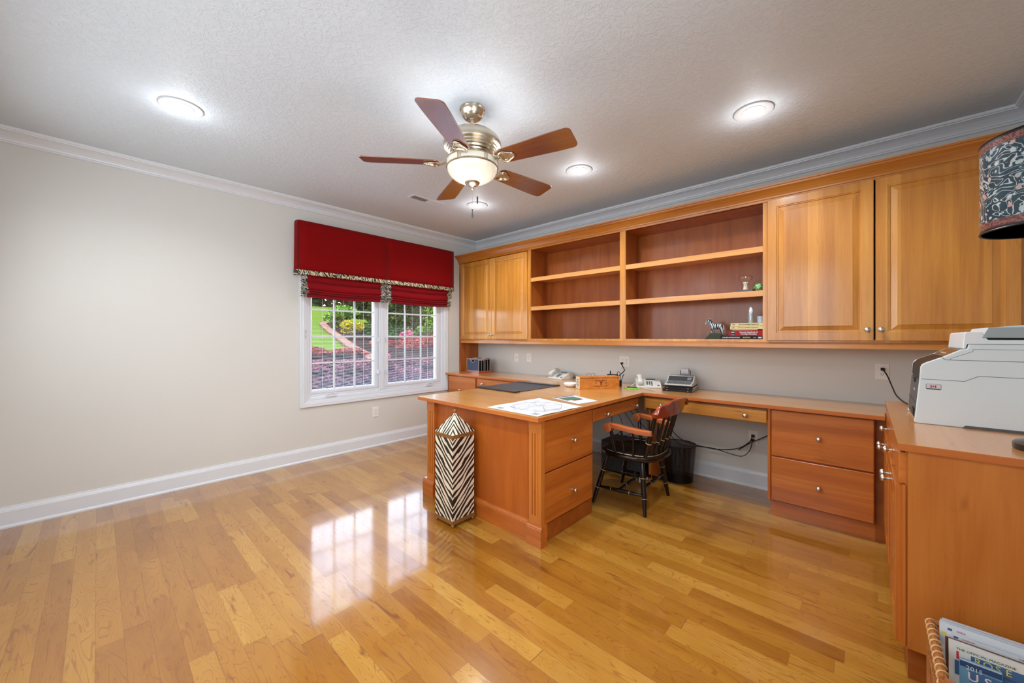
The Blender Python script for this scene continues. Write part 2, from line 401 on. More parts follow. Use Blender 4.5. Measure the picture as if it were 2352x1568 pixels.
def raised_door(face, at, u0, u1, v0, v1, parent, mat, fr=.052, name='door'):
    P = mapf(face, at); mb = MB()
    rings(mb, P, (u0, u1, v0, v1), [(0, 0), (0, .017), (.003, .020), (fr, .020), (fr + .004, .0165), (fr + .009, .0165), (fr + .012, .010), (fr + .017, .010), (fr + .045, .0175), (fr + .047, .0195)])
    return mb.build(name, mat, parent, fixn=True)
def slab(face, at, u0, u1, v0, v1, parent, mat, name='drawer', th=.019):
    P = mapf(face, at); mb = MB()
    rings(mb, P, (u0, u1, v0, v1), [(0, 0), (0, th - .005), (.003, th - .001), (.005, th)])
    return mb.build(name, mat, parent)

# ------------------------------------------------------------ room shell
struct(MB().box(-.16, RX + .15, BY - .15, .15, -.08, 0).build('floor', M['floor']))
struct(MB().box(-.16, RX + .15, BY - .15, .15, CE, CE + .1).build('ceiling', M['ceil']))
wy0, wy1, wz0, wz1 = -2.385, -.615, .635, 1.96
w = MB().box(-.16, 0, BY - .15, wy0, 0, CE).box(-.16, 0, wy1, .15, 0, CE).box(-.16, 0, wy0, wy1, 0, wz0).box(-.16, 0, wy0, wy1, wz1, CE)
struct(w.build('wall_left', M['wall']))
struct(MB().box(0, RX, 0, .15, 0, CE).build('wall_back', M['wall']))
struct(MB().box(RX, RX + .15, BY, .15, 0, CE).build('wall_right', M['wall']))
struct(MB().box(0, RX + .15, BY - .15, BY, 0, CE).build('wall_front', M['wall']))
# crown moulding, mitred at the corners
cp = [(0, 0), (.004, 0), (.012, .004), (.012, .014), (.018, .018), (.020, .026), (.030, .040), (.050, .056), (.072, .066), (.082, .068), (.084, .074), (.092, .076), (.096, .086), (.096, .092), (0, .092)]
def wallrun(name, prof, zb, a, b, ina, inb, n, mat):
    """profile (out, up) swept from a to b along a wall, out direction n, mitred by ina/inb along the run"""
    a = Vector((*a, zb)); b = Vector((*b, zb)); d = (b - a).normalized(); n = Vector((*n, 0)); vs = []
    for e, s in ((a, ina), (b, -inb)):
        for o, u in prof: vs.append(e + n * o + Vector((0, 0, u)) + d * (o * s))
    k = len(prof); fs = [(i, (i + 1) % k, k + (i + 1) % k, k + i) for i in range(k)] + [tuple(range(k)), tuple(range(k, 2 * k))[::-1]]
    return struct(MB().mesh(vs, fs).build(name, mat))
zc = CE - .092
wallrun('trim_1', cp, zc, (0, BY), (0, 0), 1, 1, (1, 0), M['white'])
wallrun('trim_2', cp, zc, (0, 0), (RX, 0), 1, 1, (0, -1), M['white'])
wallrun('trim_3', cp, zc, (RX, 0), (RX, BY), 1, 1, (-1, 0), M['white'])
wallrun('trim_4', cp, zc, (RX, BY), (0, BY), 1, 1, (0, 1), M['white'])
bp = [(0, 0), (.024, 0), (.024, .010), (.020, .018), (.016, .020), (.015, .022), (.015, .112), (.013, .114), (.012, .120), (.010, .128), (.007, .134), (.006, .142), (0, .144)]
wallrun('baseboard_left', bp, 0, (0, BY), (0, 0), 1, 1, (1, 0), M['white'])
wallrun('baseboard_back', bp, 0, (0, 0), (RX, 0), 1, 1, (0, -1), M['white'])
wallrun('baseboard_right', bp, 0, (RX, 0), (RX, BY), 1, 1, (-1, 0), M['white'])
wallrun('baseboard_front', bp, 0, (RX, BY), (0, BY), 1, 1, (0, 1), M['white'])

# ------------------------------------------------------------ window_1 : twin casement with blinds between the panes
win = bpy.data.objects.new('window_1', None); C.objects.link(win); win.location = (0, -1.5, .6); ORG['window_1'] = Vector(win.location); win['kind'] = 'structure'; win['label'] = 'white twin casement window overlooking the garden'
PE = mapf('E', 0)
c = MB(); rings(c, PE, (-2.455, -.545, .565, 2.03), [(0, 0), (0, .017), (.004, .021), (.018, .021), (.022, .017), (.030, .019), (.060, .013), (.064, .009), (.072, .009), (.072, -.02)], cap=False)
c.build('window_casing', M['white'], win)
# unit frame and centre mullion
f = MB(); rings(f, PE, (wy0, wy1, wz0, wz1), [(0, -.12), (0, -.008), (.004, -.004), (.026, -.004), (.030, -.012), (.034, -.012), (.034, -.12)], cap=False)
f.box(-.12, -.006, -1.572, -1.495, wz0 + .03, wz1 - .03).box(-.006, .002, -1.552, -1.515, wz0 + .03, wz1 - .03)
f.box(-.12, -.012, wy0 + .03, wy1 - .03, wz0 + .03, wz0 + .055)
f.build('window_frame', M['vinyl'], win, bev=.002)
GZ0, GZ1 = .735, 1.89
for (s0, s1, g0, g1) in ((-2.352, -1.575, -2.325, -1.628), (-1.492, -.650, -1.438, -.727)):
    sm = MB(); zs = [wz0 + .056, wz1 - .034]
    ins = GZ0 - zs[0]
    # sash ring with unequal stiles
    vs = []
    for (a, b_, z0_, z1_, d) in ((s0, s1, zs[0], zs[1], -.10), (s0, s1, zs[0], zs[1], -.020), (s0 + .012, s1 - .012, zs[0] + .012, zs[1] - .008, -.014), (g0 - .010, g1 + .010, GZ0 - .012, GZ1 + .012, -.014), (g0, g1, GZ0, GZ1, -.026), (g0, g1, GZ0, GZ1, -.075)):
        vs += [PE(a, z0_, d), PE(b_, z0_, d), PE(b_, z1_, d), PE(a, z1_, d)]
    fs = [(4 * i + k, 4 * i + (k + 1) % 4, 4 * i + 4 + (k + 1) % 4, 4 * i + 4 + k) for i in range(5) for k in range(4)]
    sm.mesh(vs, fs); sash = sm.build('sash', M['vinyl'], win)
    mt = MB(); H = (GZ1 - GZ0) / 4
    for k in (1, 2): y = g0 + (g1 - g0) * k / 3; mt.box(-.034, -.022, y - .009, y + .009, GZ0, GZ1)
    for k in (1, 2, 3): z = GZ0 + H * k; mt.box(-.0335, -.0225, g0, g1, z - .009, z + .009)
    mt.build('muntins', M['vinyl'], sash)
    MB().box(-.037, -.035, g0 + .001, g1 - .001, GZ0 + .001, GZ1 - .001).build('pane', M['glass'], sash)
    bl = MB(); z = GZ0 + .008; ym = (g0 + g1) / 2
    while z < GZ1 - .02:
        bl.mesh([(-.060, g0 + .006, z + .0003), (-.060, g1 - .006, z + .0003), (-.050, g1 - .006, z - .0002), (-.050, g0 + .006, z - .0002)], [(0, 1, 2, 3)]); z += .0135
    for k in (1, 3, 5): y = g0 + (g1 - g0) * k / 6; bl.box(-.0475, -.0465, y - .0012, y + .0012, GZ0, GZ1)
    bl.build('blind_slats', M['vinyl'], sash, solid=.0005, fixn=False, lab='thin white slats between the panes')
    # crank folded on the sill of the sash, and the side lock
    yc = g0 + .19 if g0 < -2 else g1 - .12
    cr = MB().box(-.012, .012, yc - .055, yc + .055, zs[0] - .038, zs[0] - .006).tube([(.006, yc - .045, zs[0] - .008), (.014, yc - .02, zs[0] - .002), (.014, yc + .03, zs[0] - .002)], .006, 8)
    cr.build('crank_handle', M['vinyl'], sash, bev=.004)
    yl = s1 - .012 if g0 < -2 else s0 + .012
    for z in (.86, 1.25):
        MB().box(-.014, .006, yl - .008, yl + .008, z, z + .055).tube([(.006, yl, z + .05), (.016, yl, z + .04), (.016, yl, z + .005)], .005, 8).build('sash_lock', M['vinyl'], sash, bev=.002)
# small cleats on the casing
for y in (-2.405, -.595):
    MB().tube([(.022, y, 1.38), (.034, y, 1.37), (.034, y, 1.35), (.022, y, 1.345)], .003, 6).tube([(.022, y, 1.32), (.032, y, 1.315), (.032, y, 1.30), (.022, y, 1.295)], .003, 6).build('cord_cleat', M['nickel'], win)
# added frames and opaque pane on the unseen walls, set around the fill lamps
def added_window(name, face, at, u0, u1, v0, v1):
    P = mapf(face, at); b = MB(); rings(b, P, (u0 - .08, u1 + .08, v0 - .08, v1 + .08), [(0, 0), (0, .02), (.075, .02), (.08, .006)], cap=False)
    o = b.build(name, M['white']); struct(o)
    MB().face([P(u0, v0, .004), P(u1, v0, .004), P(u1, v1, .004), P(u0, v1, .004)]).build('pane', M['vinyl'], o)
PN = None
b = MB(); b.box(.32, .40, BY, BY + .02, .32, 2.48).box(4.0, 4.08, BY, BY + .02, .32, 2.48).box(.40, 4.0, BY, BY + .02, .32, .40).box(.40, 4.0, BY, BY + .02, 2.40, 2.48)
struct(b.build('added_window_back', M['white']))
added_window('added_window_side', 'W', RX, -4.25, -2.95, .9, 2.1)

# ------------------------------------------------------------ valance and roman shades
val = thing('window_valance', 'red flat valance with zebra hem mounted above the window', 'valance', (0, -1.52, 1.94))
VX = .13
def panel(y0, y1, bow):
    m = MB()
    return m.grid(13, 9, lambda u, v: (VX + .006 * math.sin(u * PI) * bow + .004 * math.sin(u * 9) * (1 - v), y0 + (y1 - y0) * u, 1.985 + (2.487 - 1.985) * v))
panel(-2.505, -1.522, 1).build('fabric_panel', M['red'], val, smooth=True, solid=.003)
panel(-1.518, -.537, 1).build('fabric_panel', M['red'], val, smooth=True, solid=.003)
MB().box(VX - .006, VX + .002, -1.532, -1.508, 1.985, 2.487).build('centre_pleat', M['red'], val)
MB().grid(9, 9, lambda u, v: (.004 + (VX - .004) * u, -2.506 - .020 * math.sin(u * PI * .9) * (1.15 - .5 * v), 1.985 + .502 * v)).build('side_return', M['red'], val, smooth=True, solid=.003)
MB().grid(5, 5, lambda u, v: (.004 + (VX - .004) * u, -.535 + .006 * math.sin(u * PI), 1.985 + .502 * v)).build('side_return', M['red'], val, smooth=True, solid=.003)
MB().box(.004, VX, -2.50, -.54, 2.470, 2.487).build('mounting_board', M['red'], val)
hem = MB().grid(27, 3, lambda u, v: (VX + .0035 + .006 * math.sin(u * 2 * PI % PI), -2.507 + 1.972 * u, 1.940 + .046 * v))
hem.grid(9, 3, lambda u, v: (.004 + (VX) * u, -2.511 - .020 * math.sin(u * PI * .9), 1.940 + .046 * v)).grid(5, 3, lambda u, v: (.004 + VX * u, -.531, 1.940 + .046 * v))
hem.build('zebra_hem', M['zebt'], val, smooth=True, solid=.003, fixn=False, lab='zebra print hem')
def roman(y0, y1, label):
    t = thing('roman_shade', label, 'roman shade', (.05, (y0 + y1) / 2, 1.70))
    prof = [(.060, 2.02), (.085, 1.955), (.098, 1.925), (.100, 1.900), (.085, 1.882), (.070, 1.876), (.090, 1.862), (.104, 1.840), (.102, 1.815), (.080, 1.800), (.066, 1.797), (.088, 1.790), (.096, 1.782), (.074, 1.776), (.070, 1.773), (.090, 1.767), (.096, 1.760), (.072, 1.752), (.070, 1.748), (.090, 1.742), (.090, 1.732), (.068, 1.722), (.045, 1.722)]
    n = len(prof)
    def fn(u, v, side=None):
        k = v * (n - 1); i = min(int(k), n - 2); q = k - i
        x = prof[i][0] * (1 - q) + prof[i + 1][0] * q; z = prof[i][1] * (1 - q) + prof[i + 1][1] * q
        sag = math.sin(u * PI)
        z -= .020 * sag * (1 - max(0, (2.0 - z)) * .6) - .006 - .012 * (1 - u) * 0
        x += .012 * sag * (.5 + .5 * math.sin(v * 30)) + .004 * math.sin(u * 23 + v * 9)
        return (x, y0 + (y1 - y0) * u, z)
    e = .065
    MB().grid(30, 60, lambda u, v: fn(e + u * (1 - 2 * e), v)).build('folded_fabric', M['redl'], t, smooth=True, solid=.003)
    for a in (0, 1):
        def fr(u, v, a=a):
            x, y, z = fn(a * (1 - e) + u * e, v)
            return (x * .8 + .012 + .014 * math.sin(v * 44 + u * 3), y + (.012 * math.sin(v * 37 + 1)) * (1 - 2 * a) * (u if a == 0 else 1 - u), z - .012 * math.sin(v * PI) + .010 * (1 - v))
        MB().grid(5, 90, fr).build('zebra_ruffle', M['zebr'], t, smooth=True, solid=.003, lab='zebra print gathered edge')
    return t
roman(-2.468, -1.535, 'red roman shade with zebra edges drawn up over the left sash')
roman(-1.525, -.548, 'red roman shade with zebra edges drawn up over the right sash')
# shade cord with a white tassel beside the casing
cd = thing('shade_cord', 'thin pull cord with white tassel hanging at the right side of the window casing', 'cord', (.05, -.545, .67))
MB().tube([(.05, -.560, 1.78), (.035, -.540, 1.3), (.03, -.538, .71)], .0012, 6).build('cord', M['white'], cd)
MB().lathe([(.002, .05), (.004, .045), (.010, .004), (.009, 0), (0, 0)], (.03, -.538, .665), 12).build('tassel', M['white'], cd, smooth=True)

# ------------------------------------------------------------ outlets and switch plates
def duplex(mb, P, u, v):
    for dv in (.019, -.019):
        rings(mb, P, (u - .0155, u + .0155, v + dv - .0125, v + dv + .0125), [(0, .003), (0, .0058), (.001, .0062)], mi=0)
        for du in (-.006, .006): rings(mb, P, (u + du - .0014, u + du + .0014, v + dv - .002, v + dv + .007), [(0, .006), (0, .0066)], mi=1)
        rings(mb, P, (u - .0022, u + .0022, v + dv - .0085, v + dv - .004), [(0, .006), (0, .0066)], mi=1)
    rings(mb, P, (u - .002, u + .002, v - .002, v + .002), [(0, .004), (0, .0056)], mi=1)
def plate(name, label, face, at, u, v, cols=1, kind='duplex', w=.076, h=.120):
    P = mapf(face, at); mb = MB(); wd = w + (cols - 1) * .046
    rings(mb, P, (u - wd / 2, u + wd / 2, v - h / 2, v + h / 2), [(0, 0), (0, .003), (.003, .0055)])
    o = mb.build(name, M['plate'], org=P(u, v, 0)); tag(o, label, 'outlet' if kind == 'duplex' else 'wall plate')
    mb = MB()
    if kind == 'duplex':
        for k in range(cols): duplex(mb, P, u + (k - (cols - 1) / 2) * .046, v)
    else:
        rings(mb, P, (u - .010, u + .010, v - .010, v + .010), [(0, .003), (0, .0062)], mi=0); rings(mb, P, (u - .006, u + .006, v - .007, v + .006), [(0, .006), (0, .0066)], mi=1)
        pass
    mb.build('receptacle' if kind == 'duplex' else 'jack', [M['plate'], M['slot']], o)
    return o
plate('electrical_outlet', 'white duplex outlet low on the window wall below the casing', 'E', 0, -1.617, .410)
plate('phone_jack', 'white phone jack plate above the left end of the counter', 'S', 0, .818, 1.030, kind='jack')
plate('electrical_outlet', 'white duplex outlet right of the phone jack plate above the counter', 'S', 0, 1.044, 1.034)
plate('electrical_outlet', 'white four socket outlet plate behind the wooden whisky box', 'S', 0, 2.397, 1.041, cols=2, w=.070)
plate('electrical_outlet', 'white duplex outlet on the wall left of the printer', 'S', 0, 4.406, 1.052)
plate('electrical_outlet', 'white duplex outlet in the kneehole below the wall counter', 'S', 0, 3.598, .428)
# ceiling vent
v = thing('ceiling_vent', 'white rectangular air vent in the ceiling in front of the window', 'vent', (.975, -1.57, CE))
m_ = MB(); rings(m_, lambda a, b_, d: (a, b_, CE - d), (.91, 1.04, -1.76, -1.38), [(0, 0), (.003, .004), (.022, .007), (.024, .004)])
m_.build('vent_frame', M['white'], v)
g = MB()
for k in range(10): y = -1.735 + k * .0175; g.box(.936, 1.014, y, y + .010, CE - .0050, CE - .0042)
g.build('vent_slots', M['slot'], v, lab='dark open slots')
g = MB()
for k in range(9): y = -1.560 + k * .0175; g.box(.936, 1.014, y, y + .007, CE - .0075, CE - .0042)
g.build('vent_louvres', M['white'], v)

# ------------------------------------------------------------ garden
def gz(x, y): # terrain: a bank that climbs away from the house
    d = -x
    base = .12 + .83 * max(0, min(1, (d - .9) / 2.2)) ** 1.3
    return base + max(0, min(d, 21.5) - 3.1) * .132 - .012 * (y - 0) * min(1, d / 8)
def leafmat(name, a, b_, c_, rough=.6, tr=.25):
    t = NT(name); g = t.new('NewGeometry'); col = t.ramp(g.outputs['Random Per Island'], [(.0, a), (.5, b_), (1, c_)]); t.base(col); t.set(Roughness=rough)
    t.bsdf.inputs['Specular IOR Level'].default_value = .03
    tl = t.new('BsdfTranslucent'); t.link(col, tl.inputs[0]); mx = t.new('MixShader'); mx.inputs[0].default_value = tr
    t.link(t.bsdf.outputs[0], mx.inputs[1]); t.link(tl.outputs[0], mx.inputs[2]); t.link(mx.outputs[0], t.out.inputs[0]); return t.mat
GREEN = leafmat('dark_green_leaves', (.002, .006, .0015), (.010, .026, .005), (.055, .105, .016))
GREEN2 = leafmat('bright_green_leaves', (.010, .030, .004), (.040, .10, .010), (.13, .24, .035))
YEL = leafmat('yellow_leaves', (.08, .07, .003), (.19, .155, .006), (.30, .25, .012))
RED = leafmat('red_leaves', (.025, .004, .004), (.12, .016, .012), (.24, .06, .035))
PUR = leafmat('purple_leaves', (.004, .0015, .004), (.050, .011, .020), (.20, .07, .095))
PINK = leafmat('pink_flowers', (.10, .012, .03), (.24, .04, .075), (.32, .13, .16))
BARK = plain('bark', (.05, .035, .025), .9)
def shrub(name, label, cat, c, rad, n, ls, mat, seed, group=None, trunk=False, h0=0):
    rnd = random.Random(seed); cx, cy = c; z0 = gz(cx, cy) + h0; rx, ry, rz = rad
    t = thing(name, label, cat, (cx, cy, gz(cx, cy)), group); fo = MB()
    lobes = [(rnd.uniform(-.5, .5) * rx, rnd.uniform(-.5, .5) * ry, rnd.uniform(.35, 1.45) * rz, rnd.uniform(.35, .62)) for _ in range(9)]
    for i in range(n):
        L = lobes[rnd.randrange(9)]; a = rnd.uniform(0, 2 * PI); q = math.acos(rnd.uniform(-1, 1)); r = rnd.uniform(.72, 1.0) ** .5
        p = Vector((cx + L[0] + math.cos(a) * math.sin(q) * rx * L[3] * r, cy + L[1] + math.sin(a) * math.sin(q) * ry * L[3] * r, max(z0 + .02, z0 + L[2] + math.cos(q) * rz * L[3] * r)))
        d1 = Vector((rnd.gauss(0, 1), rnd.gauss(0, 1), rnd.gauss(0, .7))).normalized(); d2 = d1.cross(Vector((rnd.gauss(0, 1), rnd.gauss(0, 1), rnd.gauss(0, 1)))).normalized()
        s = ls * rnd.uniform(.6, 1.3); fo.face([p - d1 * s, p + d2 * s * .45, p + d1 * s, p - d2 * s * .45])
    fo.build('foliage', mat, t, fixn=False)
    st = MB(); gzz = gz(cx, cy) - .05
    for k in range(1 if trunk else 4):
        L = lobes[k]; st.tube([(cx + L[0] * .1, cy + L[1] * .1, gzz), (cx + L[0] * .5, cy + L[1] * .5, z0 + L[2] * .5), (cx + L[0], cy + L[1], z0 + L[2])], [rz * .05, rz * .035, rz * .012], 6)
    st.build('stem', BARK, t)
    return t
def grassmat():
    t = NT('lawn_grass'); co = t.obj(); n = t.noise(co, .7, 3); n2 = t.noise(co, 30, 3)
    t.base(t.mix(n2, t.mix(n, (.018, .038, .003), (.034, .056, .006)), (.048, .070, .010))); t.set(Roughness=.9); t.bsdf.inputs['Specular IOR Level'].default_value = 0; return t.mat
def gravelmat(name, a, b_):
    t = NT(name); vo = t.new('TexVoronoi'); vo.inputs['Scale'].default_value = 9; t.link(t.obj(), vo.inputs['Vector'])
    t.base(t.mix(vo.outputs['Color'], a, b_)); t.set(Roughness=.9); t.bsdf.inputs['Specular IOR Level'].default_value = 0; t.bump(vo.outputs['Distance'], .8, .05); return t.mat
nx, ny = 60, 60
def gpt(u, v):
    x = -.30 - 40 * (u ** 1.8); y = -14 + 46 * v
    return (x, y, gz(x, y))
o = MB().grid(nx, ny, gpt).build('lawn', grassmat(), smooth=True); tag(o, 'green lawn rising away from the house outside the window', 'lawn', kind='stuff')
# mulch bed border: a strip of pale stones curving down the bank
path = [(-10.8, 2.7), (-9.9, 1.75), (-9.2, 1.30), (-7.6, .83), (-6.2, .48), (-5.0, .17), (-4.0, -.08), (-3.1, -.24), (-2.75, -.1)]
def strip_at(wl, wr, dz):
    vs = []; fs = []
    for i, (x, y) in enumerate(path):
        a = Vector(path[max(i - 1, 0)]); b_ = Vector(path[min(i + 1, len(path) - 1)]); d = (b_ - a).normalized(); nn = Vector((-d.y, d.x))
        for k in range(5):
            q = wl + (wr - wl) * k / 4; px, py = x + nn.x * q, y + nn.y * q; vs.append((px, py, gz(px, py) + dz))
    for i in range(len(path) - 1):
        for k in range(4): fs.append((i * 5 + k, i * 5 + k + 1, i * 5 + k + 6, i * 5 + k + 5))
    return MB().mesh(vs, fs)
o = strip_at(-.12, .10, .035).build('stone_border', gravelmat('stone_edging', (.13, .075, .055), (.06, .035, .025)), solid=.04); tag(o, 'pale pinkish stone border curving down the bank beside the lawn', 'border')
o = strip_at(.10, 2.6, .025).build('mulch_bed', gravelmat('bark_mulch', (.014, .007, .005), (.005, .003, .002)), solid=.03); tag(o, 'dark bark mulch bed under the shrubs on the bank', 'mulch', kind='stuff')
o = MB().grid(14, 20, lambda u, v: (-.35 - 2.9 * u, -4 + 8.5 * v, gz(-.35 - 2.9 * u, -4 + 8.5 * v) + .02)).build('mulch_bed', bpy.data.materials['bark_mulch'], solid=.02); tag(o, 'dark bark mulch under the purple hedge below the window', 'mulch', kind='stuff')
shrub('yellow_shrub', 'bright yellow pointed shrub in the mulch bed beside the stone border', 'shrub', (-6.5, 1.08), (.34, .34, .21), 1500, .035, YEL, 3)
shrub('green_shrub', 'light green leafy shrub behind the yellow shrub', 'shrub', (-9.8, 2.45), (.9, .8, .36), 2600, .07, GREEN2, 4)
shrub('green_shrub', 'low dark green shrub left of the yellow shrub on the mulch', 'shrub', (-8.0, 1.45), (.50, .40, .13), 900, .05, GREEN, 5)
shrub('garden_tree', 'dark green broadleaf tree filling the right part of the left sash', 'tree', (-7.7, 2.35), (.85, .8, 1.1), 5200, .09, GREEN, 6, 'trees on the bank', True)
shrub('garden_tree', 'dark green tree seen through the left column of the right sash', 'tree', (-6.5, 2.75), (.75, .65, 1.0), 5200, .09, GREEN, 7, 'trees on the bank', True)
shrub('garden_tree', 'green sunlit tree seen through the right column of the right sash', 'tree', (-6.0, 4.0), (.75, .7, 1.0), 4600, .08, GREEN2, 8, 'trees on the bank', True)
shrub('garden_tree', 'tall dark tree behind the others at the right of the view', 'tree', (-10.5, 6.4), (1.8, 1.8, 1.5), 4600, .13, GREEN, 9, 'trees on the bank', True)
shrub('boundary_hedge', 'long dark hedge along the top edge of the lawn', 'hedge', (-22.6, 3.5), (1.2, 13.0, 1.3), 9000, .20, GREEN, 77)
for i, (x, y) in enumerate(((-24, -6.5), (-24, -2.6), (-24.5, 1.4), (-24, 5.6), (-24.5, 10))):
    shrub('boundary_tree', ['dark evergreen at the top of the lawn, leftmost of the row', 'dark evergreen at the top of the lawn, second of the row from the left', 'dark evergreen at the top of the lawn, middle of the row', 'dark evergreen at the top of the lawn, partly behind the broadleaf tree', 'dark evergreen at the top of the lawn, rightmost of the row'][i], 'tree', (x, y), (2.4, 2.9, 1.7), 3600, .26, GREEN, 20 + i, 'evergreens along the top of the lawn')
for i, (x, y, m, r, lab) in enumerate(((-3.25, -1.15, RED, (.30, .42, .085), 'red orange low shrub at the foot of the lawn, leftmost'), (-3.1, -.55, RED, (.28, .40, .08), 'red orange low shrub at the foot of the lawn, middle'),
    (-4.2, 1.9, RED, (.6, .6, .16), 'red leaved shrub in front of the trees behind the right sash'), (-2.9, .0, PINK, (.22, .25, .085), 'pink flowering low shrub at the end of the stone border'),
    (-4.6, 1.75, PINK, (.25, .25, .18), 'pink azalea between the dark trees'))):
    shrub('flowering_shrub', lab, 'shrub', (x, y), r, 2600, .034, m, 40 + i, 'red and pink shrubs on the bank')
for i, (x, y, m, r, lab) in enumerate(((-6.0, 2.0, GREEN, (.55, .5, .16), 'low dark green shrub in front of the broadleaf tree'), (-5.1, 1.2, GREEN, (.5, .5, .13), 'low dark green shrub beside the lower bend of the stone border'), (-5.3, 2.7, GREEN, (.6, .5, .20), 'dark green shrub in front of the tree in the right sash'),
    (-5.0, 3.6, GREEN, (.6, .5, .20), 'dark green shrub at the right edge of the bed'), (-4.0, .75, RED, (.42, .42, .11), 'dark red low shrub right of the stone border'), (-3.5, 1.15, RED, (.42, .42, .11), 'dark red low shrub behind the purple hedge in the right sash'), (-6.9, 1.75, GREEN, (.45, .4, .14), 'small dark green shrub right of the yellow shrub'))):
    shrub('bedding_shrub', lab, 'shrub', (x, y), r, 2600, .036, m, 90 + i, 'low shrubs filling the mulch bed')
for i, (x, y) in enumerate(((-1.7, -2.2), (-1.75, -1.5), (-1.7, -.8), (-1.75, -.1), (-1.7, .6), (-1.75, 1.3), (-2.5, -1.5), (-2.5, -.6), (-2.5, .3), (-2.5, 1.2), (-2.6, 2.1))):
    k = i if i < 6 else i - 6
    lab = ('purple barberry bush in the front row under the window, ' if i < 6 else 'purple barberry bush in the second row behind, ') + ['leftmost', 'second from the left', 'third from the left', 'fourth from the left', 'fifth from the left', 'rightmost'][k]
    shrub('barberry_bush', lab, 'shrub', (x, y), (.46, .50, .21 if i < 6 else .12), 5200, .026, PUR, 60 + i, 'purple barberry hedge below the window')
# ------------------------------------------------------------ upper cabinets along the cabinet wall
FY = -.33; UZ0, UZ1 = 1.265, 2.385
def upper_body(x0, x1, parent, openx=None, name='body'):
    m = MB(); m.box(x0, x0 + .018, FY, -.001, UZ0, UZ1).box(x1 - .018, x1, FY, -.001, UZ0, UZ1).box(x0, x1, FY, -.001, UZ0, UZ0 + .022).box(x0, x1, FY, -.001, UZ1 - .03, UZ1).box(x0, x1, -.010, -.001, UZ0, UZ1)
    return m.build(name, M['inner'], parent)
def face_frame(x0, x1, parent, l, r, t=.03, b=.022):
    m = MB(); m.box(x0, x0 + l, FY - .004, FY + .015, UZ0, UZ1).box(x1 - r, x1, FY - .004, FY + .015, UZ0, UZ1).box(x0 + l, x1 - r, FY - .004, FY + .015, UZ1 - t, UZ1).box(x0 + l, x1 - r, FY - .004, FY + .015, UZ0, UZ0 + b)
    return m.build('face_frame', M['upper_v'], parent, bev=.001)
u = thing('upper_cabinet', 'wall cabinet with two raised panel doors at the window end of the run', 'cabinet', (.66, -.17, UZ0))
upper_body(.002, 1.325, u); face_frame(.002, 1.325, u, .055, .022)
m_ = MB()
for k in range(3): m_.box(.012 + k * .013, .018 + k * .013, FY - .0052, FY - .003, .95, 2.22)
m_.build('flutes', M['toe'], u, lab='dark fluted grooves')
for (a, b_, kx) in ((.060, .684, .664), (.688, 1.306, .708)):
    d = raised_door('S', FY - .004, a, b_, 1.278, 2.345, u, M['upper_v']); knob('S', FY - .024, kx, 1.335, d)
sp_ = MB().box(.002, .046, FY - .003, -.001, .816, UZ0); sp_.build('side_support', M['low_zy'], u, bev=.001)
shelves_z = (1.995, 1.648)
for (x0, x1, o0, o1, lab) in ((1.325, 2.540, 1.348, 2.512, 'open wall bookcase with two empty shelves right of the two door cabinet'), (2.540, 3.745, 2.572, 3.724, 'open wall bookcase whose shelves hold the books and the zebra figurine')):
    u = thing('open_bookcase', lab, 'bookcase', ((x0 + x1) / 2, -.17, UZ0), 'open bookcases of the wall run')
    upper_body(x0, x1, u); face_frame(x0, x1, u, o0 - x0, x1 - o1)
    for z in shelves_z: MB().box(x0 + .018, x1 - .018, FY + .002, -.010, z, z + .024).box(x0 + .019, x1 - .019, FY + .000, FY + .018, z - .022, z + .0245).build('shelf', M['shelfedge'], u, bev=.0015)
    for (hx, hz) in ((.25, 2.30), (.75, 2.31), (.55, 1.33)): MB().lathe([(.003, 0), (.003, .0008), (0, .0008)], (x0 + (x1 - x0) * hx, -.0105, hz), 10, '-y').build('screw_hole', M['slot'], u)
u = thing('upper_cabinet', 'wall cabinet with two large raised panel doors at the right end of the run', 'cabinet', (4.40, -.17, UZ0))
upper_body(3.745, 5.060, u); face_frame(3.745, 5.060, u, .010, .106)
for (a, b_, kx) in ((3.757, 4.357, 4.327), (4.366, 4.963, 4.393)):
    d = raised_door('S', FY - .004, a, b_, 1.278, 2.362, u, M['upper_v'], fr=.058); knob('S', FY - .024, kx, 1.352, d, r=.0175)
m_ = MB().prism([(FY - .012, 1.222), (FY + .02, 1.222), (FY + .02, UZ0), (FY - .006, UZ0), (FY - .010, 1.250)], 'x', .046, 5.062); m_.box(.046, 5.06, FY + .02, -.001, 1.256, UZ0)
tag(m_.build('light_rail', M['crown'], org=(2.5, FY, 1.222)), 'long maple rail running under the wall cabinets', 'cabinet trim')
pr = [(FY - .004, 2.355), (FY - .010, 2.357), (FY - .014, 2.372), (FY - .020, 2.376), (FY - .022, 2.386), (FY - .034, 2.406), (FY - .050, 2.424), (FY - .066, 2.434), (FY - .072, 2.436), (FY - .074, 2.448), (FY - .082, 2.450), (FY - .084, 2.462), (FY + .03, 2.462), (FY + .03, 2.386), (FY - .003, 2.386)]
m_ = MB().prism(pr, 'x', .001, 5.062).box(.001, 5.062, FY + .03, -.001, 2.386, 2.400)
tag(m_.build('cabinet_crown', M['crown'], org=(2.5, FY, 2.36)), 'stepped maple crown along the top of the wall cabinets', 'cabinet trim')

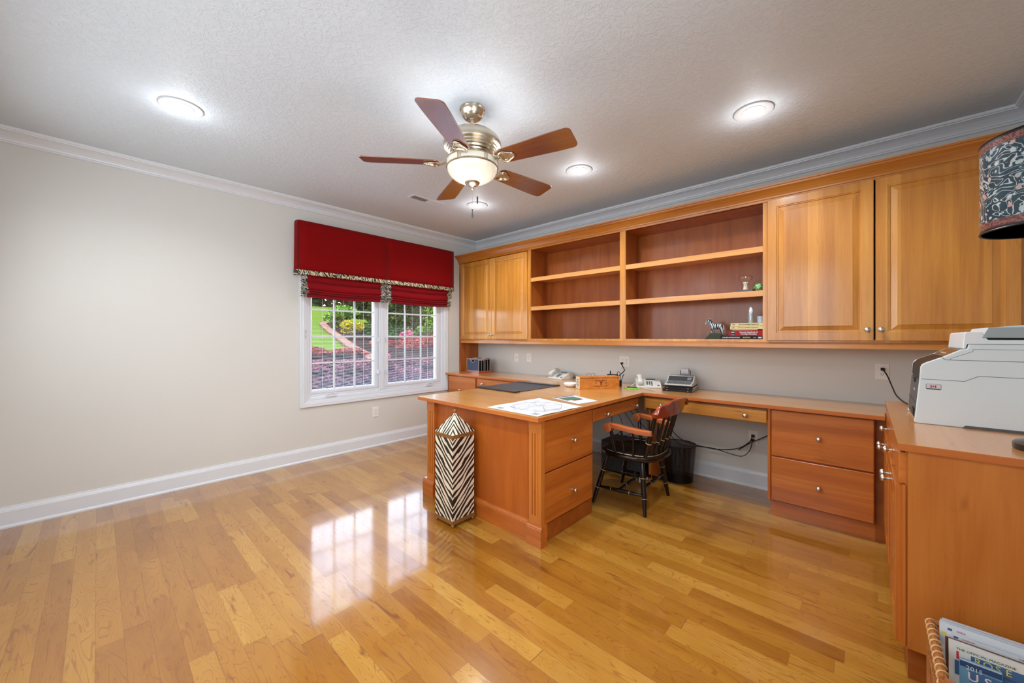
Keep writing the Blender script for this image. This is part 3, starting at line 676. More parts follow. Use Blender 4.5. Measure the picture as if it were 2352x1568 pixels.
# ------------------------------------------------------------ low cabinets along the cabinet wall
WT = .815; WU = .789
def base_box(name, label, x0, x1, y0, org=None):
    t = thing(name, label, 'cabinet', ((x0 + x1) / 2, y0 / 2, 0))
    MB().box(x0, x1, y0, -.026, .115, WU - .001).build('body', M['low_z'], t, bev=.001)
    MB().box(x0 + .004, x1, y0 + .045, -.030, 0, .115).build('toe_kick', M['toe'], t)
    return t
t = base_box('base_cabinet', 'low drawer cabinet under the counter in the corner by the window', .03, .622, -.548)
for z0, z1, kz in ((.445, .772, .60), (.125, .435, .28)): d = slab('S', -.548, .048, .612, z0, z1, t, M['low_x']); knob('S', -.567, .325, kz, d)
t = base_box('base_cabinet', 'low cabinet behind the peninsula with a shallow drawer beside the corner drawers', .626, 1.545, -.548)
d = slab('S', -.548, .643, 1.53, .655, .772, t, M['low_x']); knob('S', -.567, .76, .712, d); knob('S', -.567, 1.40, .712, d)
for a, b_, k in ((.643, 1.082, 1.04), (1.09, 1.53, 1.13)): d = raised_door('S', -.548, a, b_, .125, .645, t, M['low_z']); knob('S', -.567, k, .60, d)
t = thing('drawer_unit', 'long shallow drawer under the wall counter above the kneehole', 'drawer', (3.33, -.3, .67))
MB().box(2.875, 3.783, -.541, -.12, .690, .770).build('drawer_box', M['inner'], t)
MB().box(2.862, 3.79, -.530, -.51, .770, WU - .001).build('apron', M['toe'], t)
d = slab('S', -.541, 2.868, 3.786, .672, .763, t, M['upper_h'], 'drawer_front'); knob('S', -.56, 3.652, .716, d); knob('S', -.56, 3.02, .716, d)
t = thing('corner_panel', 'maple support panel standing under the inner corner of the desk', 'panel', (2.87, -.3, 0))
MB().box(2.855, 2.873, -.545, -.026, .65, WU - .001).build('corner_post', M['low_z'], t)
MB().box(2.877, 2.897, -.50, -.026, 0, .668).build('panel', M['low_zp'], t)
t = thing('file_cabinet', 'two drawer maple file cabinet at the right end of the wall counter', 'cabinet', (4.1, -.27, 0))
MB().box(3.795, 4.362, -.540, -.026, .115, WU - .001).build('body', M['toe'], t)
MB().box(3.790, 3.806, -.548, -.026, .115, WU - .001).build('side_panel', M['low_z'], t)
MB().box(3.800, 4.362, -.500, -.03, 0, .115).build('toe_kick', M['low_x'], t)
MB().box(4.362, 4.428, -.505, -.487, 0, WU - .001).build('filler_strip', M['toe'], t)
for z0, z1, kz in ((.447, .777, .613), (.124, .439, .280)): d = slab('S', -.540, 3.814, 4.358, z0, z1, t, M['low_x']); knob('S', -.559, 4.085, kz, d)

# ------------------------------------------------------------ peninsula desk base
t = thing('peninsula_base', 'maple base of the desk peninsula with fluted corner pilasters and two file drawers', 'desk', (2.24, -1.7, 0))
X0, X1 = 1.645, 2.812
MB().box(X0, X1, -1.990, -1.385, .0, WU - .001).build('body', M['low_z'], t)
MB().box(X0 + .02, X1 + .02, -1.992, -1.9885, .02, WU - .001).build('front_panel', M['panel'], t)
def pilaster(x0, x1, name='pilaster'):
    ya, yb = -2.020, -1.990; n = 3; wv = x1 - x0; pts = [(x0, yb), (x0, ya)]
    for k in range(n):
        c_ = x0 + wv * (.27 + .23 * k); r = wv * .055
        pts += [(c_ - r, ya), (c_ - r * .7, ya + .007), (c_, ya + .010), (c_ + r * .7, ya + .007), (c_ + r, ya)]
    pts += [(x1, ya), (x1, yb)]
    m = MB().prism(pts, 'z', .182, .700).box(x0, x1, ya, yb, .0, .182).box(x0 - .0015, x1 + .0015, ya - .0015, yb, .700, WU - .001)
    return m.build(name, M['low_zp'], t)
pilaster(1.640, 1.738); pilaster(2.748, 2.846)
MB().box(2.814, 2.8445, -2.018, -1.979, .0, WU - .001).build('corner_stile', M['low_z'], t)
def plinth(x0, x1, y0, y1, name='plinth'):
    m = MB().prism([(y1, 0), (y0, 0), (y0, .108), (y0 + .004, .112), (y0 + .005, .118), (y0 + .009, .124), (y0 + .012, .132), (y1, .132)], 'x', x0, x1)
    return m.build(name, M['low_x'], t)
plinth(1.742, 2.745, -2.014, -1.990, 'base_moulding'); plinth(1.600, 1.745, -2.037, -1.985); plinth(2.735, 2.856, -2.037, -1.972)
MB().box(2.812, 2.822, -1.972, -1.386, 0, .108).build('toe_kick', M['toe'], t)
for z0, z1, kz in ((.444, .768, .598), (.118, .436, .256)): d = slab('E', X1 + .003, -1.976, -1.392, z0, z1, t, M['low_y']); knob('E', X1 + .022, -1.660, kz, d)
d = slab('E', X1 + .003, -1.376, -.618, .672, .766, t, M['low_y'], 'pencil_drawer'); knob('E', X1 + .022, -1.205, .708, d); knob('E', X1 + .022, -.700, .708, d)
MB().box(X1 - .45, X1 + .003, -1.370, -.625, .700, .766).build('drawer_box', M['inner'], t)
MB().box(X0, X0 + .02, -1.385, -.60, .68, WU - .001).build('apron', M['low_y'], t)
# ------------------------------------------------------------ continuous worktop
def worktop(name, poly, z0, z1, mats, label):
    e = .0009; m = MB(); n = len(poly)
    m.mesh([(x, y, z0) for x, y in poly] + [(x, y, z1 - .0012) for x, y in poly], [tuple(range(n))[::-1]] + [(i, (i + 1) % n, n + (i + 1) % n, n + i) for i in range(n)], 1)
    m.mesh([(x, y, z1 - .0012) for x, y in poly] + [(x, y, z1) for x, y in poly], [tuple(range(n, 2 * n))] + [(i, (i + 1) % n, n + (i + 1) % n, n + i) for i in range(n)], 0)
    o = m.build(name, mats, org=(poly[0][0], poly[0][1], z0)); return tag(o, label, 'worktop')
worktop('worktop', [(.002, -.002), (.002, -.590), (1.602, -.590), (1.602, -2.086), (2.875, -2.086), (2.875, -.612), (4.407, -.592), (4.407, -.455), (5.072, -.455), (5.072, -.002)], WU, WT, [M['top'], M['edge']], 'continuous maple worktop of the wall counter and the desk peninsula')

# ------------------------------------------------------------ raised cabinet with the printer
t = thing('printer_cabinet', 'tall maple base cabinet on the right that carries the printer', 'cabinet', (4.75, -1.15, 0))
MB().box(4.430, 5.06, -1.794, -.512, .128, .873).build('body', M['low_zy'], t)
MB().box(4.437, 5.06, -1.775, -.53, 0, .128).build('toe_kick', M['toe'], t)
MB().box(4.4355, 5.06, -1.806, -1.794, .128, .873).build('end_panel', M['low_zp'], t, bev=.001)
MB().box(4.421, 4.430, -1.800, -.512, .128, .742).build('face_frame', M['low_zy'], t)
for y0, y1 in ((-1.793, -1.165), (-1.155, -.520)):
    ym = (y0 + y1) / 2
    d = slab('W', 4.430, y0, y1, .745, .862, t, M['low_y']); knob('W', 4.411, ym if y0 < -1.2 else -.95, .800, d)
    for a, b_, k in ((y0, ym - .002, ym - .045), (ym + .002, y1, ym + .045)):
        d = raised_door('W', 4.421, a, b_, .135, .735, t, M['low_zy']); knob('W', 4.402, k, .682, d)
worktop('worktop', [(4.408, -1.816), (5.074, -1.816), (5.074, -.47), (4.408, -.47)], .873, .900, [M['top_y'], M['edge']], 'raised maple worktop under the printer')
M['ring'] = plain('downlight_trim_grey', (.48, .49, .50), .35)
# ------------------------------------------------------------ recessed downlights
def downlight(x, y, label, pw=62):
    t = thing('recessed_light', label, 'ceiling light', (x, y, CE), 'recessed ceiling lights')
    MB().lathe([(.110, 0), (.110, -.004), (.106, -.007), (.098, -.0065), (.080, -.0035), (.064, -.0020), (.062, -.0045), (.059, -.0045), (.059, -.001)], (x, y, CE), 40).build('trim_ring', M['ring'], t, smooth=True)
    MB().lathe([(.0585, -.001), (.057, -.006), (.04, -.009), (0, -.010)], (x, y, CE), 32).build('lens', M['lens'], t, smooth=True)
    lamp('downlight', 'SPOT', (x, y, CE - .02), pw, (.95, .975, 1), spot_size=R(150), spot_blend=.6, shadow_soft_size=.055)
    lamp('downlight_spill', 'POINT', (x, y, CE - .11), 1.3, (.95, .975, 1), shadow_soft_size=.05)
for x, y, lab in ((1.22, -3.53, 'recessed ceiling light over the empty floor on the left'), (1.255, -1.115, 'recessed ceiling light near the window corner, behind the fan pull chains'), (2.53, -1.105, 'recessed ceiling light between the fan and the wall bookcases'), (3.80, -1.085, 'recessed ceiling light nearest the large cabinet doors')):
    downlight(x, y, lab, 34 if y < -3 else 62)
for x, y in ((2.53, -3.53), (3.80, -3.53)):   # two more of the grid, above the frame edge
    lamp('downlight', 'SPOT', (x, y, CE - .02), 42, (.97, .98, 1), spot_size=R(150), spot_blend=.6, shadow_soft_size=.055)
# ------------------------------------------------------------ ceiling fan
FX, FYc = 2.52, -2.296
t = thing('ceiling_fan', 'brushed brass ceiling fan with five wooden blades and a frosted bowl light', 'ceiling fan', (FX, FYc, 2.20))
c0 = (FX, FYc, 0)
MB().lathe([(.079, CE), (.079, CE - .008), (.075, CE - .011), (.075, CE - .022), (.071, CE - .026), (.067, CE - .040), (.058, CE - .052), (.045, CE - .062), (.028, CE - .068), (.016, CE - .066), (0, CE - .066)], c0, 40).build('canopy', M['brass'], t, smooth=True)
MB().lathe([(.020, 2.668), (.020, 2.650), (.0115, 2.644), (.0115, 2.600), (.0175, 2.598), (.0175, 2.570), (0, 2.570)], c0, 24).build('downrod', M['brass'], t, smooth=True)
MB().lathe([(0, 2.592), (.03, 2.590), (.06, 2.583), (.105, 2.570), (.142, 2.553), (.166, 2.530), (.178, 2.505), (.180, 2.490), (.176, 2.478), (.160, 2.472), (.158, 2.463), (.150, 2.460), (.148, 2.450), (.138, 2.446), (.135, 2.436), (.124, 2.432), (.120, 2.424), (.105, 2.418), (.100, 2.402), (0, 2.402)], c0, 56).build('motor_housing', M['brass'], t, smooth=True)
MB().lathe([(.10, 2.402), (.156, 2.400), (.160, 2.397), (.160, 2.394), (.157, 2.392), (.10, 2.39)], c0, 56).lathe([(.10, 2.358), (.157, 2.357), (.161, 2.354), (.161, 2.350), (.158, 2.347), (.10, 2.35)], c0, 56).build('fitter_rings', M['brass'], t, smooth=True)
MB().lathe([(.12, 2.392), (.157, 2.391), (.158, 2.358), (.12, 2.358)], c0, 56).build('glass_band', M['cream'], t, smooth=True)
rb = MB()
for k in range(6):
    for j in (-1, 0, 1):
        a = R(60 * k - 41 - 30 + j * 3.4 + 0); x, y = FX + .1585 * math.cos(a), FYc + .1585 * math.sin(a); rb.tube([(x, y, 2.358), (x, y, 2.392)], .0024, 6)
rb.build('band_bars', M['brass'], t)
MB().lathe([(.155, 2.350), (.153, 2.335), (.143, 2.315), (.125, 2.297), (.10, 2.281), (.07, 2.269), (.04, 2.262), (0, 2.260)], c0, 56).build('light_bowl', M['bowl'], t, smooth=True)
MB().lathe([(0, 2.275), (.043, 2.268), (.046, 2.262), (.040, 2.252), (.025, 2.243), (.012, 2.238), (.008, 2.232), (.010, 2.226), (.008, 2.219), (0, 2.215)], c0, 30).build('finial', M['brass'], t, smooth=True)
def blade_out(r, root=.205, tip=.668):
    """half width along the blade"""
    q = (r - root) / (tip - root); return .058 + .018 * min(1, q * 1.3)
for k in range(5):
    A = R(13.1 + 72 * k); n = len
    i_ = MB(); up = []
    prof = []
    for q_ in [0, .004, .01, .02, .035, .055, .08, .12] + [.2 + .1 * j for j in range(7)] + [.88, .92, .945, .962, .976, .987, .995, 1]:
        r = .205 + (.668 - .205) * q_; w = blade_out(r); d = .668 - r
        if d < .03: w = w - .03 + math.sqrt(max(0, .03 ** 2 - (.03 - d) ** 2))
        d = r - .205
        if d < .03: w = w - .022 + .022 * math.sqrt(max(0, 1 - ((.03 - d) / .03) ** 2))
        prof.append((r, w))
    m = MB(); poly = [(r, w) for r, w in prof] + [(r, -w) for r, w in reversed(prof)]
    m.prism(poly, 'z', -.003, .003)
    Mx = Matrix.Translation((FX, FYc, 2.378)) @ Matrix.Rotation(A, 4, 'Z') @ Matrix.Rotation(R(-12.5), 4, 'X')
    bl = m.xf(Mx).build('blade', M['blade'], t, bev=.001)
    # material follows the blade: bake the blade direction into its own object frame
    me = bl.data; T = Matrix.Translation(ORG[bl.name]); Mi = (T.inverted() @ Mx); me.transform(Mi.inverted()); bl.matrix_local = Mi
    m = MB(); P_ = []
    for j in range(40):
        a = 2 * PI * j / 40; rr = .037 + .0065 * math.cos(3 * a); P_.append((.245 + rr * 1.15 * math.cos(a), rr * 1.05 * math.sin(a), -.009))
    m.tube(P_ + [P_[0], P_[1]], .0065, 8, cap=False)
    P2 = [(.245 + (x - .245) * .68, y * .68, -.008) for x, y, z in P_]; m.tube(P2 + [P2[0], P2[1]], .003, 6, cap=False)
    m.prism([(x, y) for x, y, z in P_], 'z', -.006, -.0032)
    for s_ in (-.012, .012): m.tube([(.105, s_ * .6, .040), (.135, s_, .030), (.165, s_, .004), (.205, s_, -.008)], [.008, .008, .0075, .007], 8)
    Mi = Matrix.Translation((FX, FYc, 2.378)) @ Matrix.Rotation(A, 4, 'Z') @ Matrix.Rotation(R(-12.5), 4, 'X')
    ir = m.xf(Mi).build('blade_iron', M['brass'], t, smooth=True)
for (dx, dy, z0, z1, L) in ((0.002, -.002, 2.216, 2.045, .052), (.024, .020, 2.262, 2.13, .046)):
    ch = MB().tube([(FX + dx, FYc + dy, z0), (FX + dx, FYc + dy, z1 + L)], .0009, 5).build('pull_chain', M['nickel'], t)
    MB().lathe([(0, L), (.0045, L), (.0052, L - .004), (.0052, .004), (.0040, 0), (0, 0)], (FX + dx, FYc + dy, z1), 12).build('chain_fob', M['darkgrey'], ch, smooth=True)
lamp('fan_bulb', 'POINT', (FX, FYc, 2.10), 2.0, (1, .96, .90), shadow_soft_size=.10)
for a in [13.1 + 36 + 72 * k for k in range(5)]:
    lamp('fan_uplight', 'SPOT', (FX + .215 * math.cos(R(a)), FYc + .215 * math.sin(R(a)), 2.42), 1.6, (1, .98, .96), rot=(R(180), 0, 0), spot_size=R(165), spot_blend=.8, shadow_soft_size=.05)
# ------------------------------------------------------------ armchair
t = thing('armchair', 'black spindle back armchair with cherry arms and crest at the desk kneehole', 'chair', (2.93, -.945, 0))
def legp(rb=.013): return [(0, .011), (.03, .012), (.30, .0185), (.305, .0205), (.315, .0205), (.32, .017), (.42, .0200), (.62, .0180), (.66, .0205), (.67, .0205), (.68, .0165), (.80, .0195), (1, .012)]
legs = [((2.731, -1.216, 0), (2.815, -1.125, .382)), ((2.710, -.689, 0), (2.815, -.775, .382)), ((3.144, -1.190, 0), (3.085, -1.105, .382)), ((3.125, -.693, 0), (3.085, -.790, .382))]
gr = []
for a, b_ in legs:
    l = MB().turned(a, b_, legp(), 14).build('leg', M['chair'], t, smooth=True)
    va, vb = Vector(a), Vector(b_); g = MB()
    for q in (.31, .665): g.tube([va.lerp(vb, q - .004), va.lerp(vb, q + .004)], .0212, 14)
    g.build('gold_ring', M['gold'], l, smooth=True, lab='gold painted ring')
def at(i, q): return Vector(legs[i][0]).lerp(Vector(legs[i][1]), q)
sp = [(0, .009), (.25, .012), (.30, .0125), (.5, .0155), (.7, .0125), (.75, .012), (1, .009)]
def stretch(p, q):
    s_ = MB().turned(p, q, sp, 12).build('stretcher', M['chair'], t, smooth=True); g = MB()
    for k in (.30, .70): g.tube([Vector(p).lerp(Vector(q), k - .004), Vector(p).lerp(Vector(q), k + .004)], .0135, 12)
    g.build('gold_ring', M['gold'], s_, smooth=True)
a0, a1 = at(0, .335), at(2, .36); b0, b1 = at(1, .335), at(3, .36)
stretch(a0, a1); stretch(b0, b1); stretch(a0.lerp(a1, .45), b0.lerp(b1, .45)); stretch(at(2, .50), at(3, .50))
# saddle seat
def seat_outline(k, n=48):
    a = 2 * PI * k / n; cx, cy = 2.965, -.945; ca, sa = math.cos(a), math.sin(a)
    e = 2.9; rx, ry = (.245, .262)
    q = (abs(ca) ** e + abs(sa) ** e) ** (-1 / e); return cx + rx * ca * q, cy + ry * sa * q * (1 - .10 * max(0, ca)), ca, sa
m = MB(); N = 48; rows = []
for sc_, z in ((.80, .372), (.93, .376), (.985, .388), (1.0, .400), (.985, .413), (.95, .419), (.90, .420), (.86, .416), (.70, .408), (.45, .404), (.2, .404)):
    rows.append([(2.965 + (seat_outline(k)[0] - 2.965) * sc_, -.945 + (seat_outline(k)[1] + .945) * sc_, z + (.010 * max(0, -seat_outline(k)[2]) * (1 if sc_ < .9 and z > .40 else 0))) for k in range(N)])
vs = [p for r in rows for p in r]; fs = [(i * N + k, i * N + (k + 1) % N, (i + 1) * N + (k + 1) % N, (i + 1) * N + k) for i in range(len(rows) - 1) for k in range(N)] + [tuple(range(N))[::-1], tuple(range((len(rows) - 1) * N, len(rows) * N))]
st = m.mesh(vs, fs).build('seat', M['chair'], t, smooth=True)
lp = [(2.965 + (seat_outline(k)[0] - 2.965) * .885, -.945 + (seat_outline(k)[1] + .945) * .885, .4200) for k in range(-17, 18)]
MB().tube(lp, .0018, 6).build('gold_line', M['gold'], st)
# back: posts, spindles and crest
CXc = [3.225, 3.262]
def crest_x(y): u = (y + .945) / .29; return 3.262 - .045 * u * u + .010 * max(0, u)
posts = [((3.125, -1.145, .415), (3.205, -1.150, .735)), ((3.125, -.745, .415), (3.205, -.740, .735))]
for p, q in posts:
    o = MB().turned(p, q, [(0, .012), (.06, .015), (.33, .0195), (.345, .0205), (.36, .0195), (.6, .0185), (1, .0145)], 12).build('back_post', M['chair'], t, smooth=True)
    MB().tube([Vector(p).lerp(Vector(q), .335), Vector(p).lerp(Vector(q), .355)], .0212, 12).build('gold_ring', M['gold'], o, smooth=True)
for k in range(4):
    y = -1.145 + .40 * (k + 1) / 5; yb = -.945 + (y + .945) * .92
    p, q = (3.165 - .03 * abs((y + .945) / .2) ** 2, yb, .415), (crest_x(y) - .012, y, .735)
    o = MB().turned(p, q, [(0, .008), (.1, .0095), (.33, .0115), (.345, .0125), (.36, .0115), (.6, .010), (1, .0075)], 10).build('spindle', M['chair'], t, smooth=True)
    MB().tube([Vector(p).lerp(Vector(q), .337), Vector(p).lerp(Vector(q), .353)], .0130, 10).build('gold_ring', M['gold'], o, smooth=True)
m = MB(); nu = 41
def topz(u):   # u in -1..1 : stepped crest outline
    a = abs(u)
    if a < .42: return .846 - .004 * (a / .42) ** 2
    if a < .60: return .842 - .018 * (.5 - .5 * math.cos((a - .42) / .18 * PI))
    if a < .86: return .824 - .004 * (a - .6) / .26
    return .820 - .060 * ((a - .86) / .14) ** 2.2
def botz(u): a = abs(u); return .722 + .004 * a + (.035 * ((a - .9) / .1) ** 2 if a > .9 else 0)
vs = []
for i in range(nu):
    u = -1 + 2 * i / (nu - 1); y = -.945 + .292 * u; x = crest_x(y); zt, zb = topz(u), botz(u); lean = .020
    for (q, dx) in ((0, -.010), (0, .010), (.25, .0115), (.8, .0125), (.97, .014), (1.0, .006), (1.0, -.006), (.9, -.010), (.25, -.010)):
        vs.append((x + dx + lean * q + (.016 * max(0, q - .75) * 4 * .6), y, zb + (zt - zb) * q))
K = 9; fs = [(i * K + k, (i + 1) * K + k, (i + 1) * K + (k + 1) % K, i * K + (k + 1) % K) for i in range(nu - 1) for k in range(K)] + [tuple(range(K)), tuple(range((nu - 1) * K, nu * K))[::-1]]
m.mesh(vs, fs).build('crest_rail', M['cherry'], t, smooth=True, lab='cherry red crest rail')
# arms
for s_, y0 in ((-1, -1.190), (1, -.705)):
    pts = []
    for k in range(25):
        q = k / 24; x = 2.868 + (3.185 - 2.868) * q; z = .628 - .024 * math.sin(q * PI * .75) ** 1 * q - .006 * q; pts.append((x, y0 + s_ * (.012 - .045 * q * q) * 1, z))
    m = MB(); vs = []; n = len(pts)
    for i, (x, y, z) in enumerate(pts):
        q = i / (n - 1); w = .028 + .004 * math.sin(q * PI); h = .019
        for k in range(12):
            a = 2 * PI * k / 12; ca, sa = math.cos(a), math.sin(a)
            vs.append((x, y + w * (abs(ca) ** .4) * (1 if ca > 0 else -1), z + h * (abs(sa) ** .4) * (1 if sa > 0 else -1)))
    fs = [(i * 12 + k, (i + 1) * 12 + k, (i + 1) * 12 + (k + 1) % 12, i * 12 + (k + 1) % 12) for i in range(n - 1) for k in range(12)] + [tuple(range(12)), tuple(range((n - 1) * 12, n * 12))[::-1]]
    m.mesh(vs, fs)
    yy = pts[0][1]
    m.mesh([], []); i0 = len(m.v)
    m.lathe([(0, -.030), (.026, -.030), (.034, -.026), (.034, .026), (.026, .030), (0, .030)], (0, 0, 0), 24)
    Mr = Matrix.Translation((2.862, yy, .610)) @ Matrix.Rotation(R(90), 4, 'X'); m.xf(Mr, i0)
    m.build('arm', M['arm'], t, smooth=True, lab='orange cherry scrolled arm')
    for bx, tx, r in ((2.905, 2.872, 1.35), (2.975, 2.962, .9), (3.045, 3.052, .9)):
        yb = y0 + s_ * -.020; q = (tx - 2.868) / .317; zt = .628 - .024 * math.sin(max(0, q) * PI * .75) * max(0, q) - .006 * q - .012
        o = MB().turned((bx, yb, .415), (tx, y0 + s_ * (.012 - .045 * max(0, q) ** 2), zt), [(0, .008 * r), (.12, .010 * r), (.35, .0118 * r), (.45, .0115 * r), (.7, .0105 * r), (1, .008 * r)], 10).build('arm_spindle', M['chair'], t, smooth=True)
# ------------------------------------------------------------ zebra box
ZX0, ZX1, ZY0, ZY1 = 2.058, 2.253, -2.240, -2.045; zc_ = ((ZX0 + ZX1) / 2, (ZY0 + ZY1) / 2)
t = thing('obelisk_box', 'tall zebra striped obelisk box with bronze bands standing against the desk front', 'decorative box', (*zc_, 0))
MB().box(ZX0, ZX1, ZY0, ZY1, .046, .606).build('body', M['zeb'], t)
m = MB().box(ZX0 - .003, ZX1 + .003, ZY0 - .003, ZY1 + .003, .606, .632); m.build('band', M['bronze'], t, bev=.001, lab='bronze band')
m = MB(); e = .002
m.mesh([(ZX0 - e, ZY0 - e, .632), (ZX1 + e, ZY0 - e, .632), (ZX1 + e, ZY1 + e, .632), (ZX0 - e, ZY1 + e, .632), (zc_[0], zc_[1], .766)], [(0, 1, 4), (1, 2, 4), (2, 3, 4), (3, 0, 4), (3, 2, 1, 0)])
m.build('pyramid_lid', zebra('zebra_painted_lid', .9, -.9, .55, 260, dist=.2, w=.52), t)
MB().lathe([(.004, .750), (.006, .762), (.010, .764), (.0125, .772), (.0125, .779), (.009, .785), (0, .787)], (*zc_, 0), 18).build('finial', M['bronze'], t, smooth=True)
MB().box(ZX0 - .006, ZX1 + .006, ZY0 - .006, ZY1 + .006, .024, .034).box(ZX0 - .003, ZX1 + .003, ZY0 - .003, ZY1 + .003, .034, .047).build('base_tray', M['bronze'], t, bev=.001)
for x, y in ((ZX0 + .008, ZY0 + .008), (ZX1 - .008, ZY0 + .008), (ZX1 - .008, ZY1 - .008), (ZX0 + .008, ZY1 - .008)):
    MB().lathe([(0, 0), (.008, .001), (.0125, .008), (.0125, .015), (.008, .022), (.006, .025), (0, .025)], (x, y, 0), 14).build('ball_foot', M['bronze'], t, smooth=True)
# ------------------------------------------------------------ wastebasket, computer, cords
t = thing('wastebasket', 'round black wire mesh wastebasket behind the armchair under the counter', 'wastebasket', (3.055, -.262, 0))
def meshmat():
    q = NT('black_wire_mesh'); q.base(q.mix(.5, (.010, .010, .011), (.014, .014, .015))); q.set(Roughness=.35, Metallic=.6)
    co = q.obj(); spx = q.new('SeparateXYZ'); q.link(co, spx.inputs[0])
    an = q.math('ARCTAN2', spx.outputs[1], spx.outputs[0])
    u_ = q.math('SINE', q.math('MULTIPLY', an, 190.0)); v_ = q.math('SINE', q.math('MULTIPLY', spx.outputs[2], 1500.0))
    a = q.math('MAXIMUM', q.math('GREATER_THAN', u_, .45), q.math('GREATER_THAN', v_, .45)); q.link(a, q.bsdf.inputs['Alpha']); return q.mat
MB().lathe([(.122, .012), (.148, .325)], (3.055, -.262, 0), 64).build('mesh_wall', meshmat(), t, smooth=True, fixn=False)
bpy.data.objects['mesh_wall'].data.polygons[0].use_smooth = True
MB().lathe([(0, .001), (.118, .001), (.122, .004), (.123, .016), (.119, .016), (.115, .006), (0, .006)], (3.055, -.262, 0), 48).build('base', M['blackp'], t, smooth=True)
MB().tube([(3.055 + .149 * math.cos(2 * PI * k / 48), -.262 + .149 * math.sin(2 * PI * k / 48), .327) for k in range(50)], .0045, 8, cap=False).build('rim', M['blackp'], t, smooth=True)
t = thing('computer_tower', 'black computer case lying under the desk peninsula behind the chair', 'computer', (2.58, -.36, 0))
MB().box(2.40, 2.845, -.505, -.20, .012, .295).build('case', M['blackp'], t, bev=.004)
MB().box(2.405, 2.84, -.509, -.505, .02, .288).build('front_bezel', M['darkgrey'], t, bev=.002)
MB().box(2.398, 2.4, -.49, -.22, .02, .28).build('side_panel', M['blackp'], t)
for x, y in ((2.42, -.48), (2.82, -.48), (2.42, -.22), (2.82, -.22)): MB().lathe([(0, 0), (.012, 0), (.012, .012), (0, .012)], (x, y, 0), 10).build('foot', M['blackp'], t)
def cable(name, label, pts, r, mat, n=24, cat='cable', group=None, plug=None, parent=None):
    P_ = [Vector(p) for p in pts]; out = []
    for i in range(len(P_) - 1):
        p0, p1, p2, p3 = P_[max(i - 1, 0)], P_[i], P_[i + 1], P_[min(i + 2, len(P_) - 1)]
        for k in range(8):
            q = k / 8; out.append(.5 * ((2 * p1) + (p2 - p0) * q + (2 * p0 - 5 * p1 + 4 * p2 - p3) * q * q + (3 * p1 - p0 - 3 * p2 + p3) * q ** 3))
    out.append(P_[-1]); mb = MB().tube(out, r, 8)
    if parent: return mb.build(name, mat, parent, smooth=True)
    o = mb.build(name, mat, smooth=True, org=pts[0]); tag(o, label, cat, group)
    if plug:
        c_ = Vector(pts[0]); MB().box(c_.x - .011, c_.x + .011, -.034, -.0068, c_.z - .010, c_.z + .010).build('plug', M['blackp'], o, bev=.003)
    return o
cable('mains_cable', 'black cord from the upper socket of the kneehole outlet drooping to the wastebasket', [(3.598, -.036, .448), (3.58, -.07, .40), (3.50, -.09, .335), (3.36, -.09, .297), (3.22, -.08, .292), (3.05, -.07, .31), (2.93, -.07, .40), (2.90, -.07, .60)], .0042, M['blackp'], plug=1)
cable('mains_cable', 'black cord from the lower socket of the kneehole outlet with the lower loop', [(3.598, -.036, .409), (3.585, -.08, .33), (3.53, -.10, .275), (3.42, -.11, .285), (3.30, -.10, .300), (3.20, -.11, .295), (3.02, -.10, .28), (2.92, -.09, .35)], .0036, M['blackp'], plug=1)
cable('mains_cable', 'black cord rising from the kneehole outlet behind the file cabinet', [(3.50, -.075, .318), (3.59, -.06, .395), (3.66, -.05, .44), (3.74, -.05, .50), (3.82, -.05, .60)], .0042, M['blackp'])
cable('mains_cable', 'black cord from the wall outlet down behind the printer', [(4.408, -.036, 1.071), (4.43, -.10, 1.03), (4.45, -.25, .965), (4.465, -.40, .925), (4.50, -.60, .905), (4.56, -.80, .905)], .0040, M['blackp'], plug=1)
rnd = random.Random(5)
for k, (x, lab) in enumerate(((2.30, 'leftmost of the thin cables hanging under the peninsula'), (2.38, 'second from the left of the thin cables hanging under the peninsula'), (2.46, 'middle one of the thin cables hanging under the peninsula'), (2.54, 'second from the right of the thin cables hanging under the peninsula'), (2.62, 'rightmost of the thin cables hanging under the peninsula'))):
    cable('computer_cable', 'black cable, ' + lab, [(x - .12, -.06, .70), (x - .05, -.08, .55), (x + .03 * k, -.10, .42), (x + .06 * k, -.15, .34), (x + .05, -.24, .299)], .003, M['blackp'], group='computer cables')
t = thing('cable_bundle', 'tangle of white cables on the floor below the armchair seat', 'cable', (2.87, -.60, 0)); m = MB(); m2 = MB()
for k in range(7):
    ps = []
    for j in range(30):
        a = j * .45 + k; ps.append((2.875 + .022 * math.cos(a) + .004 * k - .02, -.60 + .05 * math.sin(a * .8 + k), .012 + .006 * k + .025 * (1 + math.sin(a * 1.3 + k * 2))))
    (m if k % 3 else m2).tube(ps, .004, 6)
m.build('white_cable', M['plate'], t, smooth=True); m2.build('black_cable', M['blackp'], t, smooth=True)
# ------------------------------------------------------------ things on the low worktop
Z = WT
t = thing('desk_blotter', 'black leather desk blotter with side rails on the peninsula', 'desk pad', (1.80, -1.07, Z))
MB().box(1.55, 2.062, -1.40, -.735, Z, Z + .005).build('pad', plain('blotter_blue_black', (.035, .045, .06), .38), t, bev=.001)
for a, b_ in ((-1.405, -1.330), (-.805, -.730)): MB().box(1.545, 2.067, a, b_, Z + .0002, Z + .012).build('side_rail', plain('black_leather', (.012, .013, .018), .3, coat=.3), t, bev=.004)
def sheet(name, label, pts, h, mat, cat, curl=0):
    m = MB(); a, b_, c_, d_ = [Vector((*p, 0)) for p in pts]
    m.grid(9, 9, lambda u, v: tuple((a.lerp(b_, u)).lerp(d_.lerp(c_, u), v) + Vector((0, 0, h + curl * (max(0, abs(u - .5) - .38) * 3 * abs(math.sin(v * 7)) * .02)))))
    o = m.build(name, mat, org=(*pts[0], h), solid=.0003); return tag(o, label, cat)
